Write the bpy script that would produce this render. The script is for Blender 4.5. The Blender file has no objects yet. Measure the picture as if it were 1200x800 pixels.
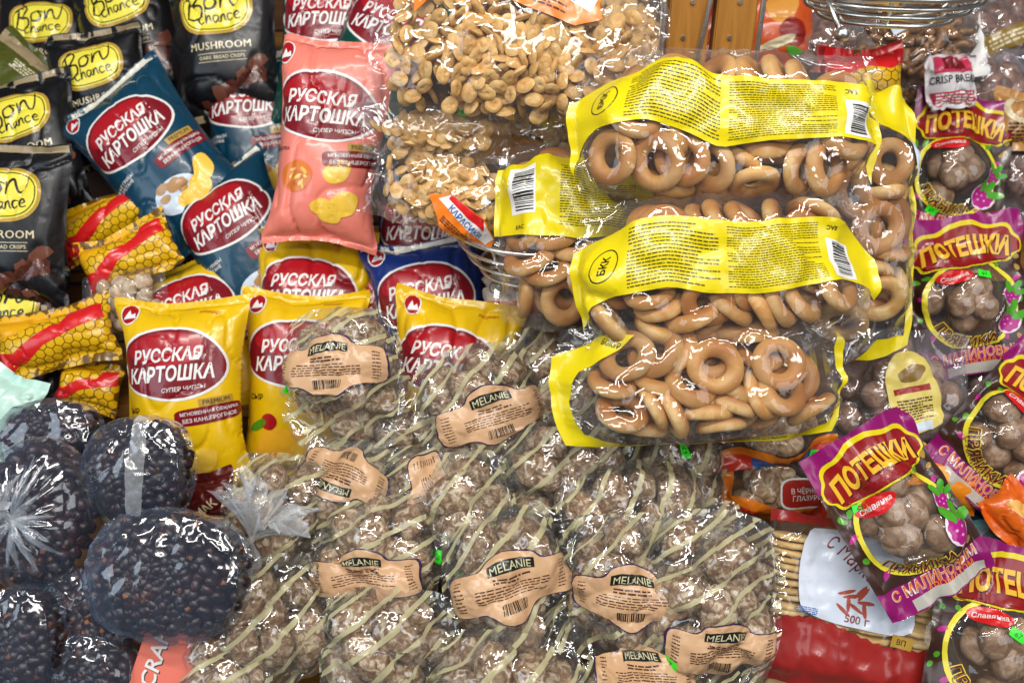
# Market stall crammed with bagged snacks: built object by object.
import bpy, bmesh, math, random, time
import numpy as np
from mathutils import Matrix, Vector, Euler

T_START = time.time()
scene = bpy.context.scene
col = scene.collection
rad = math.radians

# ---------------------------------------------------------------- camera
CAM_Z, PITCH, FPX = 1.62, 30.0, 1039.0          # eye height, degrees down, focal length in photo pixels
cd = bpy.data.cameras.new('camera')
cam = bpy.data.objects.new('camera', cd)
col.objects.link(cam)
cam.location = (0, 0, CAM_Z)
cam.rotation_euler = (rad(90 - PITCH), 0, 0)
cd.sensor_width = 36.0
cd.lens = 18.0 / (600.0 / FPX)
cd.clip_start = 0.02
cd.clip_end = 60.0
cd.dof.use_dof = True
cd.dof.focus_distance = 0.98
cd.dof.aperture_fstop = 4.5
scene.camera = cam

# ---------------------------------------------------------------- light
world = bpy.data.worlds.new('World')
scene.world = world
world.use_nodes = True
bg = world.node_tree.nodes['Background']
bg.inputs[0].default_value = (0.80, 0.90, 1.0, 1)
bg.inputs[1].default_value = 0.11


def area(name, loc, target, sx, sy, power, colr):
    l = bpy.data.lights.new(name, 'AREA')
    l.shape = 'RECTANGLE'
    l.size, l.size_y = sx, sy
    l.energy = power
    l.color = colr
    o = bpy.data.objects.new(name, l)
    col.objects.link(o)
    o.location = loc
    d = Vector(target) - Vector(loc)
    o.rotation_euler = d.to_track_quat('-Z', 'Y').to_euler()
    return o


area('ceiling_tube', (-0.55, 0.05, 2.75), (-0.3, 1.2, 1.2), 1.3, 0.10, 20, (1.0, 0.97, 0.92))
area('ceiling_tube', (0.75, 0.05, 2.75), (0.4, 1.2, 1.2), 1.3, 0.10, 20, (1.0, 0.97, 0.92))
area('ceiling_tube', (0.1, -0.9, 2.6), (0.0, 1.2, 1.3), 1.6, 0.20, 18, (1.0, 0.98, 0.95))
area('shop_front_daylight', (-2.1, -0.7, 1.9), (-0.2, 1.2, 1.1), 1.2, 1.4, 17, (0.72, 0.86, 1.0))
area('shop_front_daylight', (1.9, -1.2, 2.0), (0.2, 1.2, 1.2), 1.0, 1.2, 11, (0.92, 0.96, 1.0))

vs = scene.view_settings
vs.view_transform = 'Standard'
vs.look = 'None'
vs.exposure = 0.0
vs.gamma = 1.0
vs.use_curve_mapping = False
scene.render.engine = 'CYCLES'
cy = scene.cycles
cy.use_denoising = True
cy.max_bounces = 8
cy.diffuse_bounces = 3
cy.glossy_bounces = 3
cy.transmission_bounces = 6
cy.transparent_max_bounces = 24
cy.caustics_reflective = False
cy.caustics_refractive = False
cy.sample_clamp_indirect = 6.0
# ---------------------------------------------------------------- scene helpers
CP = Vector((0, 0, CAM_Z))
CR = Euler((rad(90 - PITCH), 0, 0)).to_matrix()


def W(px, py, d):
    """world point seen at photo pixel (px,py) at distance d along the view axis"""
    return CP + CR @ Vector(((px - 600) / FPX * d, -(py - 400) / FPX * d, -d))


def M(px, d):
    return px * d / FPX


def tag(o, label=None, cat=None, group=None, kind=None):
    if label: o['label'] = label
    if cat: o['category'] = cat
    if group: o['group'] = group
    if kind: o['kind'] = kind
    return o


def empty(name, label=None, cat=None, group=None):
    o = bpy.data.objects.new(name, None)
    col.objects.link(o)
    o.empty_display_size = 0.02
    return tag(o, label, cat, group)


def link(name, mesh, parent=None, mat=None):
    if mat is not None and len(mesh.materials) == 0:
        mesh.materials.append(mat)
    o = bpy.data.objects.new(name, mesh)
    col.objects.link(o)
    if parent is not None:
        o.parent = parent
    return o


def mesh_np(name, V, F, mat=None, smooth=True, uv=None):
    me = bpy.data.meshes.new(name)
    me.from_pydata([tuple(v) for v in V], [], [tuple(f) for f in F])
    if smooth:
        me.polygons.foreach_set('use_smooth', [True] * len(me.polygons))
    if uv is not None:
        ul = me.uv_layers.new(name='sheet')
        idx = np.empty(len(me.loops), dtype=np.int32)
        me.loops.foreach_get('vertex_index', idx)
        ul.data.foreach_set('uv', np.asarray(uv, dtype=np.float32)[idx].ravel())
    if mat is not None:
        me.materials.append(mat)
    me.update()
    return me


def pose(o, px, py, d, roll=0, lean=30, yaw=0, scale=1.0):
    """put a thing's centre at a photo pixel and depth; lean 30 = square to the camera axis"""
    o.matrix_world = (Matrix.Translation(W(px, py, d)) @ Matrix.Rotation(rad(yaw), 4, 'Z')
                      @ Matrix.Rotation(rad(90 - lean), 4, 'X') @ Matrix.Rotation(rad(roll), 4, 'Z')
                      @ Matrix.Scale(scale, 4))
    return o


def copy_tree(o, parent=None):
    c = o.copy()
    col.objects.link(c)
    if parent is not None:
        c.parent = parent
        c.matrix_parent_inverse = o.matrix_parent_inverse.copy()
    for ch in o.children:
        copy_tree(ch, c)
    return c


# ---------------------------------------------------------------- film / sheet simulation
def edge_fix(a, b, rest, kc):
    d = b - a
    L = np.sqrt(np.einsum('...i,...i', d, d))[..., None] + 1e-9
    e = 0.5 - (0.5 * rest) / L
    np.multiply(e, kc, out=e, where=e < 0)
    d *= e
    a += d
    b -= d


def vnormals(G):
    du = np.empty_like(G)
    dv = np.empty_like(G)
    du[:, 1:-1] = G[:, 2:] - G[:, :-2]
    du[:, 0] = G[:, 1] - G[:, 0]
    du[:, -1] = G[:, -1] - G[:, -2]
    dv[1:-1] = G[2:] - G[:-2]
    dv[0] = G[1] - G[0]
    dv[-1] = G[-1] - G[-2]
    n = np.cross(du, dv)
    n /= np.linalg.norm(n, axis=-1, keepdims=True) + 1e-12
    return n


def smooth_noise(rng, ny, nx, cells):
    g = rng.normal(size=(cells + 3, cells + 3))
    y = np.linspace(0, cells, ny)
    x = np.linspace(0, cells, nx)
    yi, xi = y.astype(int), x.astype(int)
    fy, fx = (y - yi)[:, None], (x - xi)[None]
    fy, fx = fy * fy * (3 - 2 * fy), fx * fx * (3 - 2 * fx)
    A = g[yi][:, xi]; B = g[yi][:, xi + 1]; C = g[yi + 1][:, xi]; D = g[yi + 1][:, xi + 1]
    return (A * (1 - fx) + B * fx) * (1 - fy) + (C * (1 - fx) + D * fx) * fy


def pillow(w, h, T, seed, nx=52, ny=70, seal=0.012, iters=120, kc=0.25, lump=0.0, sides=True):
    """two sheets sealed along the edges and blown up to thickness T: returns front and back grids"""
    rng = np.random.default_rng(seed)
    ww, hh = w * 1.10, h * 1.05
    x = np.linspace(-ww / 2, ww / 2, nx + 1)
    y = np.linspace(-hh / 2, hh / 2, ny + 1)
    X, Y = np.meshgrid(x, y)
    P = np.zeros((2, ny + 1, nx + 1, 3))
    P[..., 0] = X * 0.96
    P[..., 1] = Y * 0.98
    prof = (1 - (2 * X / ww) ** 2).clip(0) ** 0.5 * (1 - (2 * Y / hh) ** 2).clip(0) ** 0.5
    for k, sgn in ((0, 1), (1, -1)):
        P[k, ..., 2] = sgn * (0.25 * T * prof) + 0.008 * smooth_noise(rng, ny + 1, nx + 1, 5) + 0.002 * smooth_noise(rng, ny + 1, nx + 1, 18)
    load = 1.0 + 0.55 * smooth_noise(rng, ny + 1, nx + 1, 3) + lump * smooth_noise(rng, ny + 1, nx + 1, 7)
    joined = np.zeros((ny + 1, nx + 1), bool)
    joined[:, 0] = joined[:, -1] = True
    joined[np.abs(Y) > hh / 2 - seal] = True
    rx, ry = ww / nx, hh / ny
    rd = math.hypot(rx, ry)
    V = np.zeros_like(P)
    for it in range(iters):
        old = P.copy()
        zc = np.percentile(P[0, ..., 2], 92)
        p = 0.00022 * np.clip(1.15 - zc / (T / 2), -0.3, 1)
        P += V
        P[0] += p * load[..., None] * vnormals(P[0])
        P[1] -= p * load[..., None] * vnormals(P[1])
        for sub in range(3):
            for s in (0, 1):
                n = (nx + 1 - s) // 2 * 2 + s
                edge_fix(P[:, :, s:n:2], P[:, :, s + 1:n:2], rx, kc)
                n = (ny + 1 - s) // 2 * 2 + s
                edge_fix(P[:, s:n:2], P[:, s + 1:n:2], ry, kc)
            edge_fix(P[:, :-1, :-1], P[:, 1:, 1:], rd, 0.05)
            edge_fix(P[:, :-1, 1:], P[:, 1:, :-1], rd, 0.05)
            m = (P[0] + P[1]) * 0.5
            P[:, joined] = m[joined]
            gap = P[0, ..., 2] - P[1, ..., 2]
            bad = gap < 0
            if bad.any():
                P[0, bad, 2] -= gap[bad] * 0.5
                P[1, bad, 2] += gap[bad] * 0.5
        # stiffness of the foil against the finest ripples
        lap = (P[:, 1:-1, 2:] + P[:, 1:-1, :-2] + P[:, 2:, 1:-1] + P[:, :-2, 1:-1]) * 0.25 - P[:, 1:-1, 1:-1]
        P[:, 1:-1, 1:-1] += 0.05 * lap
        P[:, joined] = ((P[0] + P[1]) * 0.5)[joined]
        V = (P - old) * 0.88
    # creases pressed into the foil
    t_ = np.abs(np.linspace(-1, 1, ny + 1))[:, None]
    for k in (0, 1):
        c1 = np.abs(smooth_noise(rng, ny + 1, nx + 1, 5))
        c2 = np.abs(smooth_noise(rng, ny + 1, nx + 1, 13))
        e = np.where(joined, 0.15, 1.0)
        P[k] += vnormals(P[k]) * (1 if k == 0 else -1) * (-(0.0062 * np.exp(-c1 * 6) + 0.0011 * np.exp(-c2 * 6)) * e * (0.5 + 0.9 * t_))[..., None]
    ex = (P[..., 0].max() - P[..., 0].min()) / w
    ey = (P[..., 1].max() - P[..., 1].min()) / h
    P[..., 0] = (P[..., 0] - (P[..., 0].max() + P[..., 0].min()) / 2) / ex
    P[..., 1] = (P[..., 1] - (P[..., 1].max() + P[..., 1].min()) / 2) / ey
    return P[0], P[1]


def splat(pts, half, cell, sign):
    """height field of a heap of points (front: sign 1, back: sign -1)"""
    nx, ny = int(2 * half[0] / cell) + 1, int(2 * half[1] / cell) + 1
    H = np.full((ny, nx), -1.0)
    ix = ((pts[:, 0] + half[0]) / cell).round().astype(int).clip(0, nx - 1)
    iy = ((pts[:, 1] + half[1]) / cell).round().astype(int).clip(0, ny - 1)
    np.maximum.at(H, (iy, ix), pts[:, 2] * sign)
    for r in range(2):
        Q = np.pad(H, 1, constant_values=-1.0)
        H = np.maximum.reduce([Q[1:-1, 1:-1], Q[:-2, 1:-1], Q[2:, 1:-1], Q[1:-1, :-2], Q[1:-1, 2:]])
    return H


def lookup(H, half, cell, x, y):
    fx = ((x + half[0]) / cell).clip(0, H.shape[1] - 1.001)
    fy = ((y + half[1]) / cell).clip(0, H.shape[0] - 1.001)
    i, j = fx.astype(int), fy.astype(int)
    u, v = fx - i, fy - j
    return (H[j, i] * (1 - u) + H[j, i + 1] * u) * (1 - v) + (H[j + 1, i] * (1 - u) + H[j + 1, i + 1] * u) * v


def film_over(pts, w, h, T, seed, nx=60, ny=44, slack=1.0, iters=110, suck=0.00005, seal=0.010, kc=0.2, rnd=0.0, cell=0.0035, uneven=0.03, soft=0.12):
    """a sealed clear bag of outline w x h (rnd 0 square .. 1 oval) drawn over its contents (points): front and back grids"""
    rng = np.random.default_rng(seed)
    half = (w * 0.62, h * 0.62)
    HF = splat(pts, half, cell, 1) + 0.0012
    HB = splat(pts, half, cell, -1) + 0.0012
    S, Tt = np.meshgrid(np.linspace(-1, 1, nx + 1), np.linspace(-1, 1, ny + 1))
    X = S * np.sqrt(1 - rnd * Tt ** 2 / 2) * w / 2
    Y = Tt * np.sqrt(1 - rnd * S ** 2 / 2) * h / 2
    rest = np.stack([X * (1 + 0.42 * T / w), Y * (1 + 0.42 * T / h)], -1) * slack
    wav = 0.004 * smooth_noise(rng, ny + 1, nx + 1, 9)
    home = np.stack([X * (1 + wav * 4), Y * (1 + wav * 4), wav], -1)
    gx = 1.0 + uneven * smooth_noise(rng, ny + 1, nx + 1, 6)
    LX = np.linalg.norm(rest[:, 1:] - rest[:, :-1], axis=-1) * gx[:, 1:]
    LY = np.linalg.norm(rest[1:] - rest[:-1], axis=-1) * gx[1:].T.T
    L1 = np.linalg.norm(rest[1:, 1:] - rest[:-1, :-1], axis=-1)[None, ..., None]
    L2 = np.linalg.norm(rest[1:, :-1] - rest[:-1, 1:], axis=-1)[None, ..., None]
    LX, LY = LX[None, ..., None], LY[None, ..., None]
    P = np.zeros((2, ny + 1, nx + 1, 3))
    P[..., 0] = X
    P[..., 1] = Y
    prof = ((1 - S ** 4) * (1 - Tt ** 4)).clip(0) ** 0.5
    for k, sgn in ((0, 1), (1, -1)):
        P[k, ..., 2] = sgn * T / 2 * prof + 0.006 * smooth_noise(rng, ny + 1, nx + 1, 8) + 0.003 * smooth_noise(rng, ny + 1, nx + 1, 20)
    joined = np.zeros((ny + 1, nx + 1), bool)
    joined[0] = joined[-1] = True
    joined[np.abs(S) > 1 - 2 * seal / w] = True
    V = np.zeros_like(P)
    for it in range(iters):
        old = P.copy()
        P += V
        P[0] -= suck * vnormals(P[0])
        P[1] += suck * vnormals(P[1])
        for sub in range(2):
            for s in (0, 1):
                n = (nx + 1 - s) // 2 * 2 + s
                edge_fix(P[:, :, s:n:2], P[:, :, s + 1:n:2], LX[:, :, s:n - 1:2], kc)
                n = (ny + 1 - s) // 2 * 2 + s
                edge_fix(P[:, s:n:2], P[:, s + 1:n:2], LY[:, s:n - 1:2], kc)
            edge_fix(P[:, :-1, :-1], P[:, 1:, 1:], L1, 0.02)
            edge_fix(P[:, :-1, 1:], P[:, 1:, :-1], L2, 0.02)
            m = (P[0] + P[1]) * 0.5
            m = m + (home - m) * 0.5
            P[:, joined] = m[joined]
            zf = lookup(HF, half, cell, P[0, ..., 0], P[0, ..., 1])
            zb = lookup(HB, half, cell, P[1, ..., 0], P[1, ..., 1])
            P[0, ..., 2] = np.where(joined | (zf < -0.5), P[0, ..., 2], np.maximum(P[0, ..., 2], zf))
            P[1, ..., 2] = np.where(joined | (zb < -0.5), P[1, ..., 2], np.minimum(P[1, ..., 2], -zb))
            gap = P[0, ..., 2] - P[1, ..., 2]
            bad = gap < 0.0004
            P[0, bad, 2] -= gap[bad] * 0.5
            P[1, bad, 2] += gap[bad] * 0.5
        lap = (P[:, 1:-1, 2:] + P[:, 1:-1, :-2] + P[:, 2:, 1:-1] + P[:, :-2, 1:-1]) * 0.25 - P[:, 1:-1, 1:-1]
        P[:, 1:-1, 1:-1] += soft * lap
        V = (P - old) * 0.85
    return P[0], P[1]


# ---------------------------------------------------------------- packing bodies made of small spheres
def pack(local, r, C, R, box, n=4, iters=70, pull=(0, 0, 0), seed=0):
    """local (K,3) spheres of radius r; C (N,3) centres, R (N,3,3) rotations; superellipsoid box (a,b,c)"""
    N, K = len(C), len(local)
    Pw = np.einsum('nij,kj->nki', R, local) + C[:, None]
    a = np.array(box) - r
    body = np.repeat(np.arange(N), K)
    same = body[:, None] == body[None]
    pull = np.array(pull)
    lc = local - local.mean(0)
    for it in range(iters):
        q = Pw.reshape(-1, 3)
        q += pull
        d = q[:, None] - q[None]
        L = np.sqrt((d * d).sum(-1)) + 1e-9
        pen = np.where(same | (L > 2 * r), 0, (2 * r - L))
        cnt = (pen > 0).sum(1)
        mv = (d / L[..., None] * pen[..., None] * 0.5).sum(1) / np.maximum(1, cnt * 0.6)[:, None]
        q = q + mv
        f = ((np.abs(q) / a) ** n).sum(1)
        k = np.where(f > 1, f ** (-1.0 / n), 1)
        q = q * k[:, None]
        Pw = q.reshape(N, K, 3)
        c = Pw.mean(1)
        if K > 1:
            A = np.einsum('nki,kj->nij', Pw - c[:, None], lc)
            U, S, Vt = np.linalg.svd(A)
            D = np.linalg.det(U @ Vt)
            U[:, :, 2] *= D[:, None]
            R = U @ Vt
        Pw = np.einsum('nij,kj->nki', R, lc) + c[:, None]
    return Pw.mean(1), R


def rot_to(n, spin=0.0):
    """rotation matrix whose z axis is n"""
    n = Vector(n).normalized()
    q = n.to_track_quat('Z', 'Y').to_matrix() @ Matrix.Rotation(spin, 3, 'Z')
    return np.array(q)


def mesh_pts(me):
    v = np.empty(len(me.vertices) * 3)
    me.vertices.foreach_get('co', v)
    return v.reshape(-1, 3)


# ---------------------------------------------------------------- sheets and what is printed on them
class Sheet:
    """front grid of a bag; sheet coordinates a,b in metres across the outline w x h"""

    def __init__(s, G, w, h):
        s.G, s.w, s.h = G, w, h
        s.ny, s.nx = G.shape[0] - 1, G.shape[1] - 1
        s.N = vnormals(G)

    def at(s, ab, off):
        fx = ((ab[:, 0] / s.w + 0.5) * s.nx).clip(0, s.nx - 1e-6)
        fy = ((ab[:, 1] / s.h + 0.5) * s.ny).clip(0, s.ny - 1e-6)
        i, j = fx.astype(int), fy.astype(int)
        u, v = (fx - i)[:, None], (fy - j)[:, None]
        res = []
        for A in (s.G, s.N):
            p00, p10, p01, p11 = A[j, i], A[j, i + 1], A[j + 1, i], A[j + 1, i + 1]
            lo = p00 + (p10 - p00) * u + (p11 - p10) * v      # triangle 00,10,11
            hi = p00 + (p11 - p01) * u + (p01 - p00) * v      # triangle 00,11,01
            res.append(np.where(u >= v, lo, hi))
        n = res[1] / (np.linalg.norm(res[1], axis=1, keepdims=True) + 1e-9)
        return res[0] + n * off


def grid_faces(ny, nx, o=0, flip=False):
    j, i = np.mgrid[0:ny, 0:nx]
    a = (o + j * (nx + 1) + i).ravel()
    b, c, d = a + 1, a + nx + 2, a + nx + 1
    if flip:
        return np.concatenate([np.stack([a, c, b], 1), np.stack([a, d, c], 1)])
    return np.concatenate([np.stack([a, b, c], 1), np.stack([a, c, d], 1)])


def sheet_mesh(name, F, B, w, h, mat, back=True):
    ny, nx = F.shape[0] - 1, F.shape[1] - 1
    a, b = np.meshgrid(np.linspace(-w / 2, w / 2, nx + 1), np.linspace(-h / 2, h / 2, ny + 1))
    uv = np.stack([a.ravel(), b.ravel()], 1)
    V = F.reshape(-1, 3)
    Fc = grid_faces(ny, nx)
    if back:
        V = np.concatenate([V, B.reshape(-1, 3)])
        Fc = np.concatenate([Fc, grid_faces(ny, nx, (ny + 1) * (nx + 1), True)])
        uv = np.concatenate([uv, uv + [3.1, 1.7]])
    return mesh_np(name, V, Fc, mat, True, uv)


def decal(name, sh, v2, faces, mat, parent, layer=1, cx=0, cy=0, rot=0, sc=1.0, cut=True, step=0.00028):
    """lay a flat 2-D shape onto the sheet, cut along the sheet's own cells so that it follows every crease"""
    v2 = np.asarray(v2, float)[:, :2]
    c, s_ = math.cos(rad(rot)), math.sin(rad(rot))
    p = np.stack([(v2[:, 0] * c - v2[:, 1] * s_) * sc + cx, (v2[:, 0] * s_ + v2[:, 1] * c) * sc + cy], 1)
    bm = bmesh.new()
    vs_ = [bm.verts.new((x, y, 0)) for x, y in p]
    for f in faces:
        try:
            bm.faces.new([vs_[i] for i in f])
        except ValueError:
            pass
    if cut:
        def cutline(co, no, **kw):
            bmesh.ops.bisect_plane(bm, geom=bm.verts[:] + bm.edges[:] + bm.faces[:], dist=1e-7, plane_co=co, plane_no=no, **kw)
        hw, hh = sh.w / 2 - 1e-5, sh.h / 2 - 1e-5
        if p[:, 0].max() > hw: cutline((hw, 0, 0), (1, 0, 0), clear_outer=True)
        if p[:, 0].min() < -hw: cutline((-hw, 0, 0), (-1, 0, 0), clear_outer=True)
        if p[:, 1].max() > hh: cutline((0, hh, 0), (0, 1, 0), clear_outer=True)
        if p[:, 1].min() < -hh: cutline((0, -hh, 0), (0, -1, 0), clear_outer=True)
        gx = (np.arange(sh.nx + 1) / sh.nx - 0.5) * sh.w
        gy = (np.arange(sh.ny + 1) / sh.ny - 0.5) * sh.h
        for g in gx[(gx > p[:, 0].min()) & (gx < p[:, 0].max())]:
            cutline((g, 0, 0), (1, 0, 0))
        for g in gy[(gy > p[:, 1].min()) & (gy < p[:, 1].max())]:
            cutline((0, g, 0), (0, 1, 0))
    if len(bm.verts) == 0:
        bm.free()
        return None
    bmesh.ops.triangulate(bm, faces=bm.faces[:])
    ab = np.array([v.co[:2] for v in bm.verts])
    q = sh.at(ab, 0.0005 + step * layer)
    for v, co in zip(bm.verts, q):
        v.co = co
    for f in bm.faces:
        f.smooth = True
    bm.normal_update()
    me = bpy.data.meshes.new(name)
    bm.to_mesh(me)
    bm.free()
    ul = me.uv_layers.new(name='sheet')
    if len(me.loops):
        idx = np.empty(len(me.loops), dtype=np.int32)
        me.loops.foreach_get('vertex_index', idx)
        ul.data.foreach_set('uv', ab.astype(np.float32)[idx].ravel())
    me.materials.append(mat)
    return link(name, me, parent)


# 2-D shapes -----------------------------------------------------------------
_tc = {}


def text2d(body, size=1.0, bold=0.0, shear=0.0, space=1.0, res=2):
    key = (body, bold, shear, space, res)
    if key not in _tc:
        cu = bpy.data.curves.new('lettering', 'FONT')
        cu.body = body
        cu.size = 1.0
        cu.align_x = 'CENTER'
        cu.align_y = 'CENTER'
        cu.offset = bold
        cu.shear = shear
        cu.space_character = space
        cu.resolution_u = res
        o = bpy.data.objects.new('lettering', cu)
        col.objects.link(o)
        dg = bpy.context.evaluated_depsgraph_get()
        me = bpy.data.meshes.new_from_object(o.evaluated_get(dg))
        V = mesh_pts(me)[:, :2].copy() if len(me.vertices) else np.zeros((0, 2))
        F = [tuple(p.vertices) for p in me.polygons]
        bpy.data.meshes.remove(me)
        bpy.data.objects.remove(o)
        bpy.data.curves.remove(cu)
        if len(V):
            V = V - (V.max(0) + V.min(0)) / 2
        _tc[key] = (V, F)
    V, F = _tc[key]
    return V * size, F


def fit(shape, width, height=None):
    V, F = shape
    e = V.max(0) - V.min(0)
    if height is None:
        return V * (width / e[0]), F
    return V * np.array([width / e[0], height / e[1]]), F


def arch(shape, k):
    """bend a line of text upwards in the middle (k > 0)"""
    V, F = shape
    V = V.copy()
    hw = np.abs(V[:, 0]).max()
    V[:, 1] += k * (1 - (V[:, 0] / hw) ** 2)
    return V, F


def poly(pts):
    from mathutils.geometry import tessellate_polygon
    pts = [tuple(p) for p in pts]
    tri = tessellate_polygon([[Vector((x, y, 0)) for x, y in pts]])
    return np.array(pts, float), [tuple(t) for t in tri]


def ellipse(a, b, n=36, wob=0.0, seed=0, power=2.0):
    r = random.Random(seed)
    ph = [r.uniform(0, 6.28) for _ in range(3)]
    out = []
    for k in range(n):
        t = 2 * math.pi * k / n
        w_ = 1 + wob * (math.sin(2 * t + ph[0]) + 0.6 * math.sin(3 * t + ph[1]) + 0.4 * math.sin(5 * t + ph[2]))
        c, s = math.cos(t), math.sin(t)
        e = 2.0 / power
        out.append((a * w_ * math.copysign(abs(c) ** e, c), b * w_ * math.copysign(abs(s) ** e, s)))
    return out


def poly_hole(outer, inner):
    from mathutils.geometry import tessellate_polygon
    a, b = [tuple(p) for p in outer], [tuple(p) for p in inner]
    tri = tessellate_polygon([[Vector((x, y, 0)) for x, y in a], [Vector((x, y, 0)) for x, y in b]])
    return np.array(a + b, float), [tuple(t) for t in tri]


def move(shape, dx, dy, rot=0, sc=1.0):
    V, F = shape
    c, s = math.cos(rad(rot)), math.sin(rad(rot))
    return np.stack([(V[:, 0] * c - V[:, 1] * s) * sc + dx, (V[:, 0] * s + V[:, 1] * c) * sc + dy], 1), F


def along(shape, R, start):
    """wrap a line of text round a circle of radius R, centred at angle start (degrees), reading anticlockwise at the bottom"""
    V, F = shape
    t = rad(start) + V[:, 0] / R
    r = R - V[:, 1]
    return np.stack([r * np.cos(t), r * np.sin(t)], 1), F


def rect(w, h, cx=0, cy=0):
    return [(cx - w / 2, cy - h / 2), (cx + w / 2, cy - h / 2), (cx + w / 2, cy + h / 2), (cx - w / 2, cy + h / 2)]


def join2d(shapes):
    V, F, o = [], [], 0
    for v, f in shapes:
        V.append(np.asarray(v, float))
        F += [tuple(i + o for i in t) for t in f]
        o += len(v)
    return np.concatenate(V), F


def bars(w, h, n, seed=0, vertical=True):
    """a barcode"""
    r = random.Random(seed)
    out, x = [], -w / 2
    unit = w / (n * 2.2)
    while x < w / 2 - unit:
        b = unit * r.choice([1, 1, 2, 3]) * 0.8
        out.append(poly([(x, -h / 2), (min(x + b, w / 2), -h / 2), (min(x + b, w / 2), h / 2), (x, h / 2)]))
        x += b + unit * r.choice([0.8, 1, 1.8])
    return join2d(out)


def small_print(w, h, lines, seed=0, fill=0.55, word=0.006):
    """lines of print too small to read: rows of short words"""
    r = random.Random(seed)
    out = []
    lh = h / lines
    for k in range(lines):
        y = h / 2 - (k + 0.5) * lh
        x = -w / 2 + (r.uniform(0, 0.1) * w if r.random() < 0.2 else 0)
        end = w / 2 - (r.uniform(0, 0.35) * w if r.random() < 0.25 else 0)
        while x < end:
            b = min(r.uniform(0.35, 1.5) * word, end - x)
            out.append(poly(rect(b, lh * fill, x + b / 2, y)))
            x += b + word * 0.22
    return join2d(out)


def stroke(pts, t, sub=5):
    """a brush stroke through points, as a ribbon"""
    P = [Vector((x, y)) for x, y in pts]
    Q = []
    for i in range(len(P) - 1):
        p0, p1, p2, p3 = P[max(i - 1, 0)], P[i], P[i + 1], P[min(i + 2, len(P) - 1)]
        for k in range(sub):
            u = k / sub
            Q.append(0.5 * ((2 * p1) + (p2 - p0) * u + (2 * p0 - 5 * p1 + 4 * p2 - p3) * u * u + (3 * p1 - p0 - 3 * p2 + p3) * u ** 3))
    Q.append(P[-1])
    V, F = [], []
    for i, q in enumerate(Q):
        d = (Q[min(i + 1, len(Q) - 1)] - Q[max(i - 1, 0)])
        d = d.normalized() if d.length > 1e-9 else Vector((1, 0))
        n = Vector((-d.y, d.x))
        tt = t * (0.55 + 0.45 * math.sin(math.pi * min(1, max(0, i / (len(Q) - 1)))))
        V += [q + n * tt / 2, q - n * tt / 2]
        if i:
            k = 2 * i
            F.append((k - 2, k - 1, k + 1, k))
    return np.array([(v.x, v.y) for v in V]), F


def tube(path, r, seg=8, closed=False):
    P = [Vector(p) for p in path]
    n = len(P)
    V, F = [], []
    up = Vector((0, 0, 1))
    prev = None
    for i, p in enumerate(P):
        a = P[(i - 1) % n] if (closed or i > 0) else p
        b = P[(i + 1) % n] if (closed or i < n - 1) else p
        t = (b - a).normalized()
        if prev is None:
            s = t.cross(up)
            if s.length < 1e-3:
                s = t.cross(Vector((1, 0, 0)))
        else:
            s = prev - t * prev.dot(t)
        s.normalize()
        prev = s
        u = s.cross(t)
        for k in range(seg):
            an = 2 * math.pi * k / seg
            V.append(p + s * math.cos(an) * r + u * math.sin(an) * r)
    m = n if closed else n - 1
    for i in range(m):
        for k in range(seg):
            a = i * seg + k
            b = i * seg + (k + 1) % seg
            c = ((i + 1) % n) * seg + (k + 1) % seg
            d = ((i + 1) % n) * seg + k
            F.append((a, b, c, d))
    if not closed:
        F.append(tuple(range(seg - 1, -1, -1)))
        F.append(tuple((n - 1) * seg + k for k in range(seg)))
    return V, F


def box_mesh(name, sx, sy, sz, mat, bev=0.003):
    bm = bmesh.new()
    bmesh.ops.create_cube(bm, size=1.0)
    for v in bm.verts:
        v.co = (v.co.x * sx, v.co.y * sy, v.co.z * sz)
    if bev:
        bmesh.ops.bevel(bm, geom=bm.edges[:], offset=bev, segments=2, affect='EDGES')
    me = bpy.data.meshes.new(name)
    bm.to_mesh(me)
    bm.free()
    me.materials.append(mat)
    return me
# ---------------------------------------------------------------- materials (all procedural)
def lin(h):
    h = h.lstrip('#')
    c = [int(h[i:i + 2], 16) / 255 for i in (0, 2, 4)]
    return tuple(x / 12.92 if x <= 0.04045 else ((x + 0.055) / 1.055) ** 2.4 for x in c) + (1.0,)


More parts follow.
